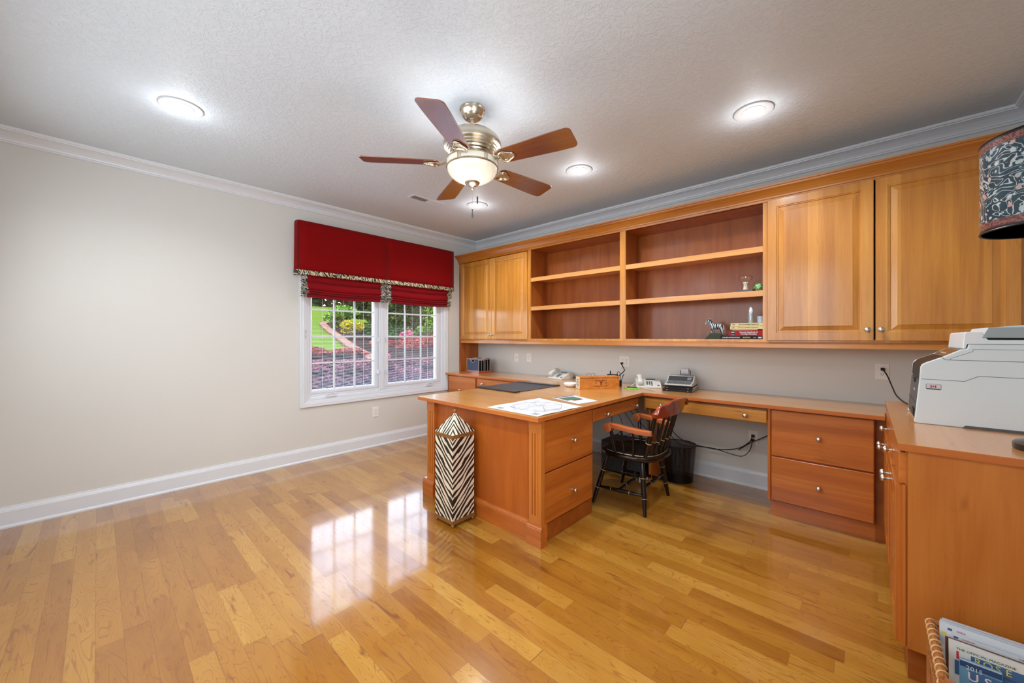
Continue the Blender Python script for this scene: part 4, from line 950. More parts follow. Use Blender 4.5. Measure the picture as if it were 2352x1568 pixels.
pl = sheet('site_plan', 'large white drawing sheet with line plan at the near corner of the desk', [(2.385, -2.045), (2.845, -2.055), (2.862, -1.575), (2.405, -1.490)], Z + .0016, M['paper'], 'paper', .5)
m = MB(); rnd = random.Random(2)
def seg(x0, y0, x1, y1, w=.0012):
    d = Vector((x1 - x0, y1 - y0)); L = d.length
    if L < 1e-6: return
    n_ = Vector((-d.y, d.x)) / L * w * 1.2; z = Z + .0030; m.face([(x0 + n_.x, y0 + n_.y, z), (x1 + n_.x, y1 + n_.y, z), (x1 - n_.x, y1 - n_.y, z), (x0 - n_.x, y0 - n_.y, z)])
lots = [(2.50, -1.93), (2.62, -1.95), (2.78, -1.90), (2.80, -1.75), (2.72, -1.62), (2.58, -1.60), (2.48, -1.68), (2.46, -1.82)]
for i in range(8): seg(*lots[i], *lots[(i + 1) % 8]); seg(*lots[i], 2.63 + rnd.uniform(-.03, .03), -1.77 + rnd.uniform(-.04, .04), .0008)
for k in range(26):
    x, y = rnd.uniform(2.44, 2.82), rnd.uniform(-2.0, -1.58)
    if rnd.random() < .5: seg(x, y, x + rnd.uniform(-.08, .08), y + rnd.uniform(-.08, .08), .0008)
    for j in range(rnd.randint(2, 5)): seg(x + j * .007, y, x + j * .007 + .005, y + .001, .0018)
for k in range(5): seg(2.76, -2.02 + k * .010, 2.83 - .006 * (k % 3), -2.02 + k * .010, .0010); seg(2.45, -2.02 + k * .009, 2.50, -2.02 + k * .009, .001)
m.build('plan_lines', M['greyink'], pl, fixn=False)
fl = sheet('flyer', 'white flyer with a green photo behind the drawing sheet', [(2.470, -1.405), (2.780, -1.500), (2.815, -1.280), (2.505, -1.160)], Z + .0008, M['paper'], 'paper')
def quad(P, c, mat, parent, name, z): return MB().face([(x, y, z) for x, y in c]).build(name, mat, parent, fixn=False)
def bl(P, u, v): a, b_, c_, d_ = [Vector(p) for p in P]; q = a.lerp(b_, u).lerp(d_.lerp(c_, u), v); return (q.x, q.y)
FP = [(2.470, -1.405), (2.780, -1.500), (2.815, -1.280), (2.505, -1.160)]
quad(0, [bl(FP, .02, .04), bl(FP, .09, .04), bl(FP, .09, .96), bl(FP, .02, .96)], plain('flyer_purple', (.10, .03, .09), .5), fl, 'purple_band', Z + .0014)
quad(0, [bl(FP, .16, .10), bl(FP, .52, .10), bl(FP, .52, .80), bl(FP, .16, .80)], plain('flyer_photo', (.07, .17, .12), .5, var=.6), fl, 'photo', Z + .0014)
quad(0, [bl(FP, .53, .30), bl(FP, .63, .30), bl(FP, .63, .75), bl(FP, .53, .75)], plain('flyer_maroon', (.16, .03, .03), .5), fl, 'maroon_patch', Z + .0014)
# whisky box
a = Vector((2.360, -.828, Z)); d = Vector((.592, .806, 0)).normalized(); nb = Vector((-d.y, d.x, 0)); L, D, H = .398, .105, .118
t = thing('wooden_whisky_box', 'long wooden whisky box with a burnt stag emblem standing on the desk', 'box', a)
Mb = frame(a, d, nb)
MB().box(0, L, 0, D, 0, H - .014).xf(Mb).build('box_body', M['wbox'], t, bev=.001)
MB().box(.002, L - .002, .002, D - .002, H - .013, H).xf(Mb).build('lid', M['wbox'], t, bev=.001)
MB().box(-.0012, -.0002, .003, D - .003, .003, H - .003).xf(Mb).build('end_label', plain('cream_label', (.66, .62, .48), .6), t)
MB().box(.004, L - .004, -.0003, .001, H - .0165, H - .0125).xf(Mb).build('lid_gap', M['slot'], t)
burn = plain('burnt_red_ink', (.17, .010, .008), .6)
Fm = frame(a + d * (L * .53) - nb * .0006 + Vector((0, 0, .058)), d, (0, 0, 1))
def tl(body, s, dx, dz, **k): text(body, s, burn, Fm @ Matrix.Translation((dx, dz, 0)), t, **k)
tl("MACKINLAY'S", .0165, 0, .021, font_scale_x=1.15, bold=.0003); tl('Rare', .014, -.052, 0); tl('Old', .014, .048, 0); tl('HIGHLAND MALT WHISKY', .0100, 0, -.030, font_scale_x=1.1, bold=.0003)
m = MB()
m.lathe([(0, 0), (.0075, 0), (.0075, .0005), (0, .0005)], (0, .004, 0), 16).lathe([(0, 0), (.0065, 0), (.0065, .0005), (0, .0005)], (0, -.008, 0), 16).lathe([(0, 0), (.0055, 0), (.0055, .0005), (0, .0005)], (0, -.016, 0), 16)
for s_ in (-1, 1):
    m.tube([(s_ * .003, .008, .0006), (s_ * .010, .014, .0006), (s_ * .016, .024, .0006), (s_ * .014, .030, .0006)], .0018, 5).tube([(s_ * .010, .014, .0006), (s_ * .008, .024, .0006)], .0014, 5).tube([(s_ * .015, .021, .0006), (s_ * .021, .026, .0006)], .0014, 5).tube([(s_ * .006, .004, .0006), (s_ * .014, .006, .0006)], .0022, 5)
m.xf(Fm).build('stag_emblem', burn, t, lab='burnt stag head emblem')
Lm = frame(a - d * .0014 + nb * (D * .5) + Vector((0, 0, .06)), -nb, (0, 0, 1))
m = MB(); rnd = random.Random(8)
for k, (zz, w_) in enumerate(((.030, .5), (.022, .4), (.008, .6), (.000, .5), (-.014, .6), (-.022, .66), (-.036, .2))):
    x = -w_ * .05
    while x < w_ * .05: w2 = rnd.uniform(.003, .007); m.box(x, x + w2, zz - .0022, zz + .0022, 0, .0004); x += w2 + .0022
m.xf(Lm).build('label_print', plain('label_green_ink', (.10, .16, .14), .6), t, fixn=False)
# white oval dish behind the box
t = MB(); i0 = 0
t.lathe([(0, 0), (.040, .001), (.056, .008), (.066, .022), (.068, .032), (.060, .040), (.030, .043), (0, .0435)], (2.17, -.70, Z), 32)
tag(t.build('speakerphone', M['trim_l'], smooth=True, org=(2.17, -.70, Z)), 'smooth white rounded plastic case beside the left end of the whisky box', 'plastic case')
# telephones
def telephone(org, ang, label, mirror=1):
    t = thing('telephone', label, 'telephone', org, 'desk telephones')
    Mt = Matrix.Translation(org) @ Matrix.Rotation(ang, 4, 'Z')
    pr = [(-.095, 0), (-.095, .012), (-.090, .018), (.060, .078), (.082, .080), (.095, .060), (.095, 0)]   # y,z
    MB().prism(pr, 'x', -.115, .115).xf(Mt).build('base', M['phone'], t, bev=.004)
    sl = math.atan2(.060, .150); Fs = Mt @ Matrix.Translation((0, -.090, .018)) @ Matrix.Rotation(sl, 4, 'X')
    m = MB()
    for r in range(4):
        for c_ in range(3): m.box(-.018 + c_ * .021, -.004 + c_ * .021, .030 + r * .018, .042 + r * .018, 0, .004)
    m.xf(Fs).build('keypad', M['key'], t, bev=.001)
    m = MB()
    for r in range(6): m.box(.060, .072, .030 + r * .017, .042 + r * .017, 0, .002)
    m.box(.080, .086, .03, .13, 0, .001).xf(Fs).build('line_keys', M['phone'], t)
    MB().box(-.02, .068, .128, .146, 0, .0025).xf(Fs).build('display', M['darkgrey'], t)
    m = MB().lathe([(0, .003), (.011, .003), (.011, 0), (0, 0)], (.088, .018, 0), 18); m.box(.02, .035, .012, .019, 0, .003); m.xf(Fs).build('round_button', M['key'], t)
    pts = [(-.078, .004, .032), (-.078, .02, .040), (-.078, .06, .046), (-.078, .11, .044), (-.078, .14, .038), (-.078, .158, .026)]
    h = MB(); n = len(pts); ws = [(.026, .014), (.027, .018), (.020, .013), (.021, .013), (.028, .019), (.026, .014)]
    vs = []
    for (x, y, z), (w_, hh) in zip(pts, ws):
        for k in range(14): a_ = 2 * PI * k / 14; vs.append((x + w_ * math.cos(a_), y, z + hh * math.sin(a_)))
    h.mesh(vs, [(i * 14 + k, (i + 1) * 14 + k, (i + 1) * 14 + (k + 1) % 14, i * 14 + (k + 1) % 14) for i in range(n - 1) for k in range(14)] + [tuple(range(14)), tuple(range((n - 1) * 14, n * 14))[::-1]])
    h.box(-.100, -.056, .002, .034, .012, .035).box(-.100, -.056, .126, .158, .012, .035)
    h.xf(Fs).build('handset', M['phone'], t, smooth=True, bev=.003)
    return t
ph1 = telephone((1.665, -.165, Z), R(-10), 'beige desk telephone on the left part of the counter below the outlet')
ph2 = telephone((2.745, -.205, Z), R(28), 'beige desk telephone between the whisky box and the adding machine')
def coil(name, label, p0, p1, turns, r, mat, th=.0017, parent=None):
    p0, p1 = Vector(p0), Vector(p1); d = (p1 - p0).normalized(); s_ = d.cross(Vector((0, 0, 1))); pts = []
    for k in range(turns * 10 + 1): a_ = 2 * PI * k / 10; pts.append(p0.lerp(p1, k / (turns * 10)) + s_ * r * math.cos(a_) + Vector((0, 0, r + th + r * math.sin(a_))))
    return MB().tube(pts, th, 5).build(name, mat, parent, smooth=True)
coil('coiled_cord', 'cream coiled handset cord in front of the right telephone', (2.735, -.365, Z), (2.925, -.470, Z), 18, .0060, M['phone'], .0022, ph2)
coil('coiled_cord', 'cream coiled handset cord beside the left telephone', (1.500, -.330, Z), (1.600, -.262, Z), 10, .0055, M['phone'], .0022, ph1)
o = cable('handset_cord', 'cream straight cord loop left of the right telephone', [(2.640, -.140, Z + .05), (2.615, -.20, Z + .03), (2.610, -.28, Z + .006), (2.66, -.345, Z + .004), (2.735, -.365, Z + .008)], .0035, M['phone'], parent=ph2)
cable('line_cord', 'dark cord lying behind the left telephone', [(1.77, -.09, Z + .018), (1.86, -.07, Z + .022), (1.96, -.09, Z + .010), (2.10, -.12, Z + .006), (2.28, -.14, Z + .006)], .0035, M['blackp'], parent=ph1)
cable('line_cord', 'black cord from the right telephone to the adding machine', [(2.86, -.135, Z + .02), (2.93, -.12, Z + .022), (3.00, -.11, Z + .012), (3.02, -.10, Z + .008)], .003, M['blackp'], parent=ph2)
# green note pad and pen
t = MB(); i0 = 0
t.box(-.045, .075, -.040, .040, 0, .006); t.xf(Matrix.Translation((2.665, -.428, Z)) @ Matrix.Rotation(R(48), 4, 'Z'))
tag(t.build('note_pad', plain('lime_green_paper', (.22, .62, .06), .6), org=(2.67, -.43, Z), bev=.0008), 'lime green note pad beside the right end of the whisky box', 'note pad')
t = thing('pen', 'dark blue pen lying on the green note pad', 'pen', (2.68, -.42, Z + .006))
MB().turned((2.635, -.435, Z + .0115), (2.712, -.402, Z + .0115), [(0, .004), (.02, .0055), (.9, .0055), (1, .005)], 10).build('barrel', plain('blue_pen', (.01, .03, .07), .3), t, smooth=True)
MB().turned((2.712, -.402, Z + .0115), (2.730, -.394, Z + .0095), [(0, .0045), (.5, .0035), (1, .0008)], 10).build('tip', M['blackp'], t, smooth=True)
# books under the adding machine
an = R(8); Mt0 = Matrix.Translation((3.062, -.215, Z)) @ Matrix.Rotation(an, 4, 'Z')
def book(name, label, M0, x0, x1, y0, y1, z0, z1, cover, cat='book', spine='y', pages=True, group=None):
    t = thing(name, label, cat, M0 @ Vector(((x0 + x1) / 2, (y0 + y1) / 2, z0)), group); c_ = .0022
    m = MB().box(x0, x1, y0, y1, z0, z0 + c_).box(x0, x1, y0, y1, z1 - c_, z1).box(x0, x1, y0, y0 + c_, z0, z1); m.xf(M0).build('cover', cover, t, bev=.0006)
    MB().box(x0 + .003, x1 - .003, y0 + c_, y1 - .004, z0 + c_, z1 - c_).xf(M0).build('pages', M['paper'], t)
    return t
blk = plain('black_book_cover', (.010, .007, .007), .45, spec=.2)
b1 = book('reference_book', 'thick dark binder lying on the counter, lowest under the adding machine', Mt0, -.128, .118, -.150, .130, .0005, .023, blk)
b2 = book('reference_book', 'thin dark book lying between the binder and the adding machine', Mt0, -.112, .124, -.142, .130, .0235, .045, blk)
for b_, z in ((b1, .012), (b2, .034)): MB().lathe([(0, .0008), (.0035, .0008), (.0035, 0), (0, 0)], (-.09, -.1515 if b_ is b1 else -.1435, z), 12, '-y').lathe([(0, .0008), (.003, .0008), (.003, 0), (0, 0)], (.085, -.1515 if b_ is b1 else -.1435, z), 12, '-y').xf(Mt0).build('rivet', M['plate'], b_)
Ma = Mt0 @ Matrix.Translation((.002, -.012, .0455))
t = thing('adding_machine', 'grey desktop printing calculator with paper roll on top of the dark books', 'calculator', Ma @ Vector((0, 0, 0)))
pr = [(-.140, .012), (-.138, .022), (-.040, .040), (.020, .086), (.100, .088), (.128, .060), (.130, .010), (.110, .002), (-.110, .002)]
MB().prism(pr, 'x', -.115, .115).xf(Ma).build('housing', plain('warm_grey_plastic', (.42, .43, .41), .35), t, bev=.003)
s1 = math.atan2(.018, .098); F1 = Ma @ Matrix.Translation((0, -.138, .022)) @ Matrix.Rotation(s1, 4, 'X')
m = MB()
for c_ in range(8):
    for r in range(4): m.box(-.100 + c_ * .0255, -.080 + c_ * .0255, .012 + r * .021, .029 + r * .021, 0, .006)
m.xf(F1).build('keys', M['key'], t, bev=.001)
s2 = math.atan2(.046, .060); F2 = Ma @ Matrix.Translation((0, -.040, .040)) @ Matrix.Rotation(s2, 4, 'X')
MB().box(-.105, .105, .006, .068, 0, .0012).xf(F2).build('display', M['darkgrey'], t)
m = MB()
for q in range(6): m.box(.058 + q * .006, .062 + q * .006, .044, .052, .0013, .0018)
for q in range(5): m.box(.058 + q * .006, .062 + q * .006, .024, .031, .0013, .0018)
m.xf(F2).build('display_marks', M['paper'], t)
rl = MB().lathe([(.008, -.032), (.030, -.032), (.030, .032), (.008, .032)], (0, 0, 0), 28, 'x'); rl.xf(Ma @ Matrix.Translation((.018, .100, .122))).build('paper_roll', M['paper'], t, smooth=True)
MB().grid(2, 8, lambda u, v: (-.014 + .064 * u, .100 - .030 * math.cos((v * .6) * PI / 1) * 1 + .0 - (0), .122 + .03 * math.sin((.95 - v) * PI * .6) - .03 * v) ).xf(Ma).build('paper_strip', M['paper'], t, solid=.0004)
MB().tube([(-.024, .100, .080), (-.024, .100, .128), (-.014, .100, .134)], .003, 6).tube([(.062, .100, .080), (.062, .100, .128), (.052, .100, .134)], .003, 6).xf(Ma).build('roll_bracket', M['blackp'], t)
# charger and glasses seen over the whisky box, cord to the four socket outlet
t = thing('power_adapter', 'black power adapter strip lying behind the whisky box', 'adapter', (2.47, -.35, Z))
MB().box(2.405, 2.500, -.400, -.345, Z, Z + .119).build('case', M['blackp'], t, bev=.004); 
MB().box(2.424, 2.434, -.380, -.370, Z + .119, Z + .150).build('switch_stem', M['blackp'], t, bev=.002)
MB().tube([(2.500, -.375, Z + .11), (2.506, -.375, Z + .140), (2.520, -.375, Z + .150), (2.534, -.375, Z + .135), (2.538, -.375, Z + .10), (2.535, -.375, Z + .01)], .003, 8).build('cord_loop', M['blackp'], t, smooth=True)
cable('mains_cable', 'black cord hanging from the four socket outlet down to the adapter', [(2.374, -.036, 1.022), (2.395, -.06, 1.005), (2.430, -.09, .975), (2.470, -.15, .958), (2.478, -.22, .935), (2.490, -.30, .918), (2.50, -.345, .90)], .0052, M['blackp'], plug=1)
t = thing('plug_lead', 'short black lead with a plug hanging beside the right end of the whisky box', 'cable', (2.55, -.30, Z))
MB().tube([(2.556, -.33, Z + .125), (2.548, -.35, Z + .09), (2.534, -.36, Z + .062)], .0022, 6).tube([(2.556, -.33, Z + .125), (2.53, -.32, Z + .10), (2.515, -.31, Z + .006)], .0022, 6).build('lead', M['blackp'], t)
MB().box(2.522, 2.542, -.370, -.352, Z, Z + .062).build('plug', M['blackp'], t, bev=.004)
t = thing('eyeglasses', 'black wire reading glasses standing behind the whisky box lid', 'glasses', (2.25, -.62, Z))
m = MB()
gx, gy = 2.290, -.560
for k, (ox, r) in enumerate(((0, .019), (.046, .019))):
    m.tube([(gx + ox * .6 + r * .6 * math.cos(2 * PI * j / 20), gy + ox * .8 + r * .8 * math.cos(2 * PI * j / 20), Z + .114 + r * .8 * math.sin(2 * PI * j / 20)) for j in range(22)], .0014, 6, cap=False)
m.build('rims', M['blackp'], t, smooth=True)
MB().tube([(gx - .012, gy - .016, Z + .118), (gx - .04, gy + .04, Z + .06), (gx - .06, gy + .08, Z + .002)], .0016, 6).tube([(gx + .04, gy + .053, Z + .118), (gx + .01, gy + .10, Z + .06), (gx - .01, gy + .14, Z + .002)], .0016, 6).tube([(gx + .004, gy + .005, Z + .10), (gx + .004, gy + .005, Z + .001)], .0016, 6).build('temple', M['blackp'], t)
# letter organiser in the corner
t = thing('letter_organizer', 'blue fronted wooden letter organizer in the corner of the counter', 'organizer', (.36, -.30, Z))
MB().box(.205, .500, -.402, -.150, Z, Z + .030).build('base', M['cherry'], t, bev=.002)
blue = plain('blue_leather', (.025, .045, .10), .22, coat=.4); pale = plain('pale_wood_edge', (.36, .27, .24), .4)
def notch(y0, y1, x0, x1, z0, z1, g=0):
    n_ = 14; xm = (x0 + x1) / 2; pts = [(x0 + g, z0 + g), (x1 - g, z0 + g), (x1 - g, z1 - g), (xm + .055 + g * .3, z1 - g)]
    for k in range(n_ + 1): a_ = PI * k / n_; pts.append((xm + (.040 + g) * math.cos(a_), z1 - g - .010 - (.036) * math.sin(a_)))
    pts += [(xm - .055 - g * .3, z1 - g), (x0 + g, z1 - g)]
    return pts
for k, y in enumerate((-.385, -.335, -.290, -.268, -.222, -.180)):
    h = .165 + (.006 if k > 2 else 0)
    m = MB().prism(notch(0, 0, .230, .478, Z + .030, Z + .030 + h), 'y', y, y + (.007 if k == 0 else .0045)); o = m.build('divider', pale, t)
    if k == 0: MB().prism(notch(0, 0, .230, .478, Z + .030, Z + .030 + h, .007), 'y', y - .0008, y).build('blue_front', blue, t, lab='glossy blue front panel')
    else: MB().box(.232, .476, y - .012, y, Z + .03, Z + h + .005).build('divider_lining', M['blackp'], t)

# ------------------------------------------------------------ things in the bookcase
S1 = UZ0 + .022; S2 = 1.648 + .0245
def I4(x, y, z): return Matrix.Translation((x, y, z))
XB = 3.722
b = book('reloading_book', 'black softcover book at the bottom of the pile beside the zebra figurine', I4(0, 0, S1), 3.415, XB, -.318, -.11, .0005, .026, blk)
text('THE ABCs OF RELOADING', .0125, M['paper'], frame((3.497, -.3187, S1 + .0135), (1, 0, 0), (0, 0, 1)), b, font_scale_x=.88, bold=.0003)
text('8th EDITION', .0120, plain('yellow_ink', (.65, .52, .08), .5), frame((3.610, -.3187, S1 + .0135), (1, 0, 0), (0, 0, 1)), b, font_scale_x=.75, bold=.0003)
text('James', .0100, M['paper'], frame((3.668, -.3187, S1 + .0135), (1, 0, 0), (0, 0, 1)), b, font_scale_x=.8)
MB().box(3.690, 3.714, -.3190, -.3182, S1 + .008, S1 + .019).build('spine_logo', M['paper'], b)
rb_ = plain('red_book_cover', (.33, .008, .014), .45, spec=.2)
b = book('reloading_book', 'thick red handbook lying on the black softcover book', I4(0, 0, S1), 3.478, XB, -.312, -.11, .0262, .072, rb_)
text('Hornady Handbook of\nCartridge Reloading', .0150, M['paper'], frame((3.622, -.3127, S1 + .049), (1, 0, 0), (0, 0, 1)), b, font_scale_x=.92, bold=.0004)
MB().box(3.495, 3.525, -.3130, -.3122, S1 + .030, S1 + .068).build('spine_panel', M['blackp'], b); MB().box(3.498, 3.522, -.3134, -.3130, S1 + .054, S1 + .060).box(3.498, 3.522, -.3134, -.3130, S1 + .034, S1 + .038).build('spine_print', M['phone'], b)
o = MB().box(3.502, 3.684, -.310, -.13, S1 + .0722, S1 + .0800).build('booklet', plain('cream_paper', (.60, .50, .34), .6), org=(3.6, -.2, S1 + .072), bev=.0005); tag(o, 'thin cream booklet between the red handbook and the yellow almanacs', 'booklet')
yl = plain('almanac_yellow', (.66, .56, .26), .5)
for k, (yr, x0, lab) in enumerate((('2009', 3.490, 'yellow almanac lying directly on the thin booklet'), ('2003', 3.494, 'yellow almanac on the very top of the book pile'))):
    z0 = S1 + .0802 + k * .0262
    b = book('almanac', lab, I4(0, 0, z0), x0, XB, -.314, -.12, 0, .0258, yl, group='yellow almanacs on the pile')
    text(yr, .0105, M['ink'], frame((x0 + .023, -.3147, z0 + .013), (1, 0, 0), (0, 0, 1)), b, bold=.0002)
    text("THE OLD FARMER'S ALMANAC", .0105, M['ink'], frame((x0 + .129, -.3147, z0 + .013), (1, 0, 0), (0, 0, 1)), b, font_scale_x=1.0, bold=.0001)
ZT = S1 + .0802 + .0524
t = thing('spray_bottle', 'slim silver pump bottle standing on the book pile', 'bottle', (3.630, -.26, ZT))
MB().lathe([(0, 0), (.019, 0), (.020, .003), (.020, .078), (.017, .086), (.010, .090), (0, .090)], (3.630, -.26, ZT), 24).build('bottle_body', plain('silver_bottle', (.40, .45, .47), .3, .5), t, smooth=True)
MB().lathe([(0, .088), (.015, .088), (.015, .104), (.0125, .107), (.0105, .128), (.009, .131), (0, .131)], (3.630, -.26, ZT), 20).build('pump_cap', M['white'], t, smooth=True)
t = thing('glass_tumbler', 'small printed glass at the right end of the book pile', 'glass', (3.694, -.24, ZT))
MB().lathe([(0, .001), (.024, .001), (.026, .052), (.0245, .052), (.0225, .006), (0, .005)], (3.694, -.24, ZT), 28).build('cup', plain('frosted_glass', (.55, .62, .66), .1, alpha=.75), t, smooth=True)
MB().lathe([(.0246, .006), (.0262, .046)], (3.694, -.24, ZT), 28).build('printed_band', plain('blue_grey_print', (.35, .45, .55), .4, var=.8), t, smooth=True, fixn=False)
# zebra figurine
zx, zy, zz = 3.355, -.235, S1
t = thing('zebra_figurine', 'black and white zebra figurine on a green grassy base', 'figurine', (zx, zy, zz))
m = MB().prism([(-.075, 0), (.068, 0), (.066, .010), (.060, .030), (.040, .048), (-.01, .055), (-.035, .048), (-.052, .026), (-.070, .008)], 'y', -.034, .034); m.xf(I4(zx, zy, zz)).build('grass_base', plain('painted_grass', (.015, .035, .012), .6, var=.6, bump=.5), t, bev=.006)
zm = zebra('zebra_figurine_paint', 1, .1, .25, 420, (.50, .60, .66), dist=.22, ns=30, w=.45)
def zp(*p): return [(zx + x, zy + y, zz + z) for x, y, z in p]
m = MB()
m.tube(zp((.060, 0, .112), (.055, 0, .112), (.035, 0, .110), (.005, 0, .106), (-.018, 0, .110), (-.026, 0, .114)), [.006, .020, .025, .024, .022, .012], 14)
m.tube(zp((-.012, 0, .112), (-.030, 0, .130), (-.046, 0, .150), (-.052, 0, .158)), [.021, .017, .013, .010], 12)
m.tube(zp((-.044, 0, .163), (-.056, 0, .155), (-.068, 0, .140), (-.076, 0, .128)), [.010, .0125, .0095, .0055], 12)
for s_ in (-1, 1): m.tube(zp((-.046, s_ * .007, .165), (-.043, s_ * .009, .176), (-.041, s_ * .009, .181)), [.004, .0035, .001], 6)
for (x, s_, k) in ((-.018, -1, -.006), (-.010, 1, .006)): m.tube(zp((x, s_ * .011, .100), (x + k * .5, s_ * .012, .082), (x + k, s_ * .012, .066), (x + k * 1.2, s_ * .012, .050)), [.011, .0068, .0048, .0055], 8)
for (x, s_, k) in ((.048, -1, .004), (.040, 1, -.004)): m.tube(zp((x, s_ * .012, .104), (x + .004 + k, s_ * .013, .084), (x + .010 + k, s_ * .013, .068), (x + .004 + k, s_ * .013, .044)), [.014, .0085, .0050, .0055], 8)
m.build('zebra_body', zm, t, smooth=True, sub=1)
m = MB().prism([(-.018, .130), (-.034, .150), (-.046, .168), (-.050, .174), (-.044, .176), (-.032, .164), (-.014, .140)], 'y', -.003, .003); m.xf(I4(zx, zy, zz)).build('mane', M['blackp'], t)
MB().tube(zp((.060, 0, .122), (.068, 0, .112), (.070, 0, .090), (.066, 0, .076)), [.003, .003, .003, .005], 8).build('tail', M['phone'], t, smooth=True, sub=1)
# dome on wooden stand, glass ball
t = thing('glass_dome', 'mushroom shaped glass dome with a pale coral inside on a dark wooden stand', 'ornament', (3.585, -.235, S2))
MB().prism([(-.075, 0), (.060, 0), (.060, .020), (-.062, .020)], 'y', -.045, .045).xf(I4(3.585, -.235, S2)).build('stand', plain('dark_red_wood', (.045, .010, .007), .3, coat=.3), t, bev=.001)
MB().lathe([(.028, .021), (.0275, .090), (.034, .098), (.046, .106), (.051, .114), (.049, .126), (.038, .139), (.020, .147), (0, .149)], (3.585, -.235, S2), 36).build('dome', M['glass'], t, smooth=True, solid=.0015, fixn=False)
m = MB(); rnd = random.Random(3)
for k in range(6):
    a_ = k * 1.05; m.tube([(3.585 + .012 * math.cos(a_), -.235 + .012 * math.sin(a_), S2 + .021), (3.585 + .008 * math.cos(a_ + .5), -.235 + .008 * math.sin(a_ + .5), S2 + .055), (3.585 + .012 * math.cos(a_ + 1), -.235 + .012 * math.sin(a_ + 1), S2 + .080), (3.585 + .020 * math.cos(a_ + 1), -.235 + .016 * math.sin(a_ + 1), S2 + .084)], [.007, .005, .004, .002], 8)
m.build('coral', plain('pale_coral', (.66, .60, .48), .6), t, smooth=True)
t = thing('glass_ball', 'green and clear glass ball on the shelf right of the dome', 'ornament', (3.680, -.240, S2))
gb = NT('green_marbled_glass'); n_ = gb.noise(gb.obj(), 30, 3, .5, 2.0); gb.base(gb.ramp(n_, [(.35, (.02, .12, .02)), (.48, (.10, .40, .06)), (.56, (.30, .55, .42)), (.68, (.55, .70, .62))])); gb.set(Roughness=.08); gb.bsdf.inputs['Coat Weight'].default_value = 1
ball = [(0, 0)] + [(.041 * math.sin(PI * k / 16), .041 - .041 * math.cos(PI * k / 16)) for k in range(1, 16)] + [(0, .082)]
MB().lathe([(r * .93, z * .80 + .002) for r, z in ball], (3.680, -.240, S2), 28).build('green_core', gb.mat, t, smooth=True)
MB().lathe(ball, (3.680, -.240, S2), 28).build('glass_shell', M['glass'], t, smooth=True)

# ------------------------------------------------------------ printer
py0, py1, pz = -1.275, -.865, .900
t = thing('printer', 'large pale grey multifunction printer on the raised counter', 'printer', (4.75, -1.07, pz))
side = [(4.496, pz), (4.486, pz + .004), (4.503, 1.108), (4.506, 1.163), (4.511, 1.175), (4.522, 1.184), (4.575, 1.212), (4.629, 1.246), (4.647, 1.250), (4.652, 1.271), (5.035, 1.271), (5.045, 1.10), (5.040, pz)]
MB().prism(side, 'y', py0, py0 + .020).build('side_shell', M['lightgrey'], t, bev=.004)
MB().prism(side, 'y', py1 - .020, py1).build('side_shell', M['lightgrey'], t, bev=.004)
inn = [(x + (.007 if i < 8 and i > 0 else 0) + (.003 if i == 0 else 0), z - (.006 if 3 < i < 9 else 0)) for i, (x, z) in enumerate(side)]
MB().prism(inn, 'y', py0 + .018, py1 - .018).build('body', M['lightgrey'], t)
cy0, cy1 = py0 + .020, py1 - .020
MB().mesh([(4.4890, cy0, pz + .020), (4.4890, cy1, pz + .020), (4.5035, cy1, 1.103), (4.5035, cy0, 1.103)], [(0, 1, 2, 3)]).build('front_panel', M['darkgrey'], t, solid=.004, fixn=False)
MB().mesh([(4.5045, cy0, 1.108), (4.5045, cy1, 1.108), (4.5082, cy1, 1.163), (4.5082, cy0, 1.163), (4.524, cy1, 1.1835), (4.524, cy0, 1.1835), (4.580, cy1, 1.2125), (4.580, cy0, 1.2125)], [(0, 1, 2, 3), (3, 2, 4, 5), (5, 4, 6, 7)]).build('front_panel', M['blackp'], t, solid=.004, fixn=False)
MB().mesh([(4.584, cy0, 1.2150), (4.584, cy1, 1.2150), (4.630, cy1, 1.2450), (4.630, cy0, 1.2450)], [(0, 1, 2, 3)]).build('control_panel', plain('printer_brown_display', (.11, .05, .02), .15, coat=.5), t, solid=.004, fixn=False)
MB().box(4.596, 4.606, cy0 + .12, cy1 - .10, 1.2225, 1.2285).build('display', M['phone'], t)
MB().box(4.4965, 4.5005, cy0 + .13, cy0 + .20, 1.080, 1.100).box(4.4855, 4.4895, cy0 + .03, cy0 + .12, .925, .960).build('tray_latch', M['blackp'], t)
for z in (.992,): MB().box(4.4915, 4.4955, cy0, cy1, z - .0012, z + .0012).build('tray_gap', M['slot'], t)
text('brother', .020, M['paper'], frame((4.4960, -1.12, 1.045), (0, -1, .0), (.07, 0, 1)), t, name='front_lettering', ext=.0002)
MB().prism([(4.634, 1.250), (4.640, 1.318), (4.646, 1.325), (4.690, 1.325), (4.706, 1.290), (5.03, 1.290), (5.03, 1.271), (4.648, 1.271), (4.644, 1.250)], 'y', py0 + .004, py1 - .004).build('feeder_body', M['trim_l'], t, bev=.003)
MB().prism([(4.690, 1.299), (4.708, 1.343), (4.80, 1.352), (5.03, 1.356), (5.03, 1.346), (4.80, 1.342), (4.715, 1.334), (4.700, 1.297)], 'y', py0 + .004, py1 - .05).build('document_tray', M['lightgrey'], t)
MB().box(4.706, 5.02, py0 + .010, py1 - .06, 1.2902, 1.300).build('feeder_slot', M['blackp'], t)
MB().mesh([(4.690, py0 + .003, 1.2995), (5.03, py0 + .003, 1.298), (5.03, py0 + .003, 1.346), (4.708, py0 + .003, 1.343)], [(0, 1, 2, 3)]).build('tray_side', plain('tray_grey', (.34, .40, .43), .4), t, solid=.003, fixn=False)
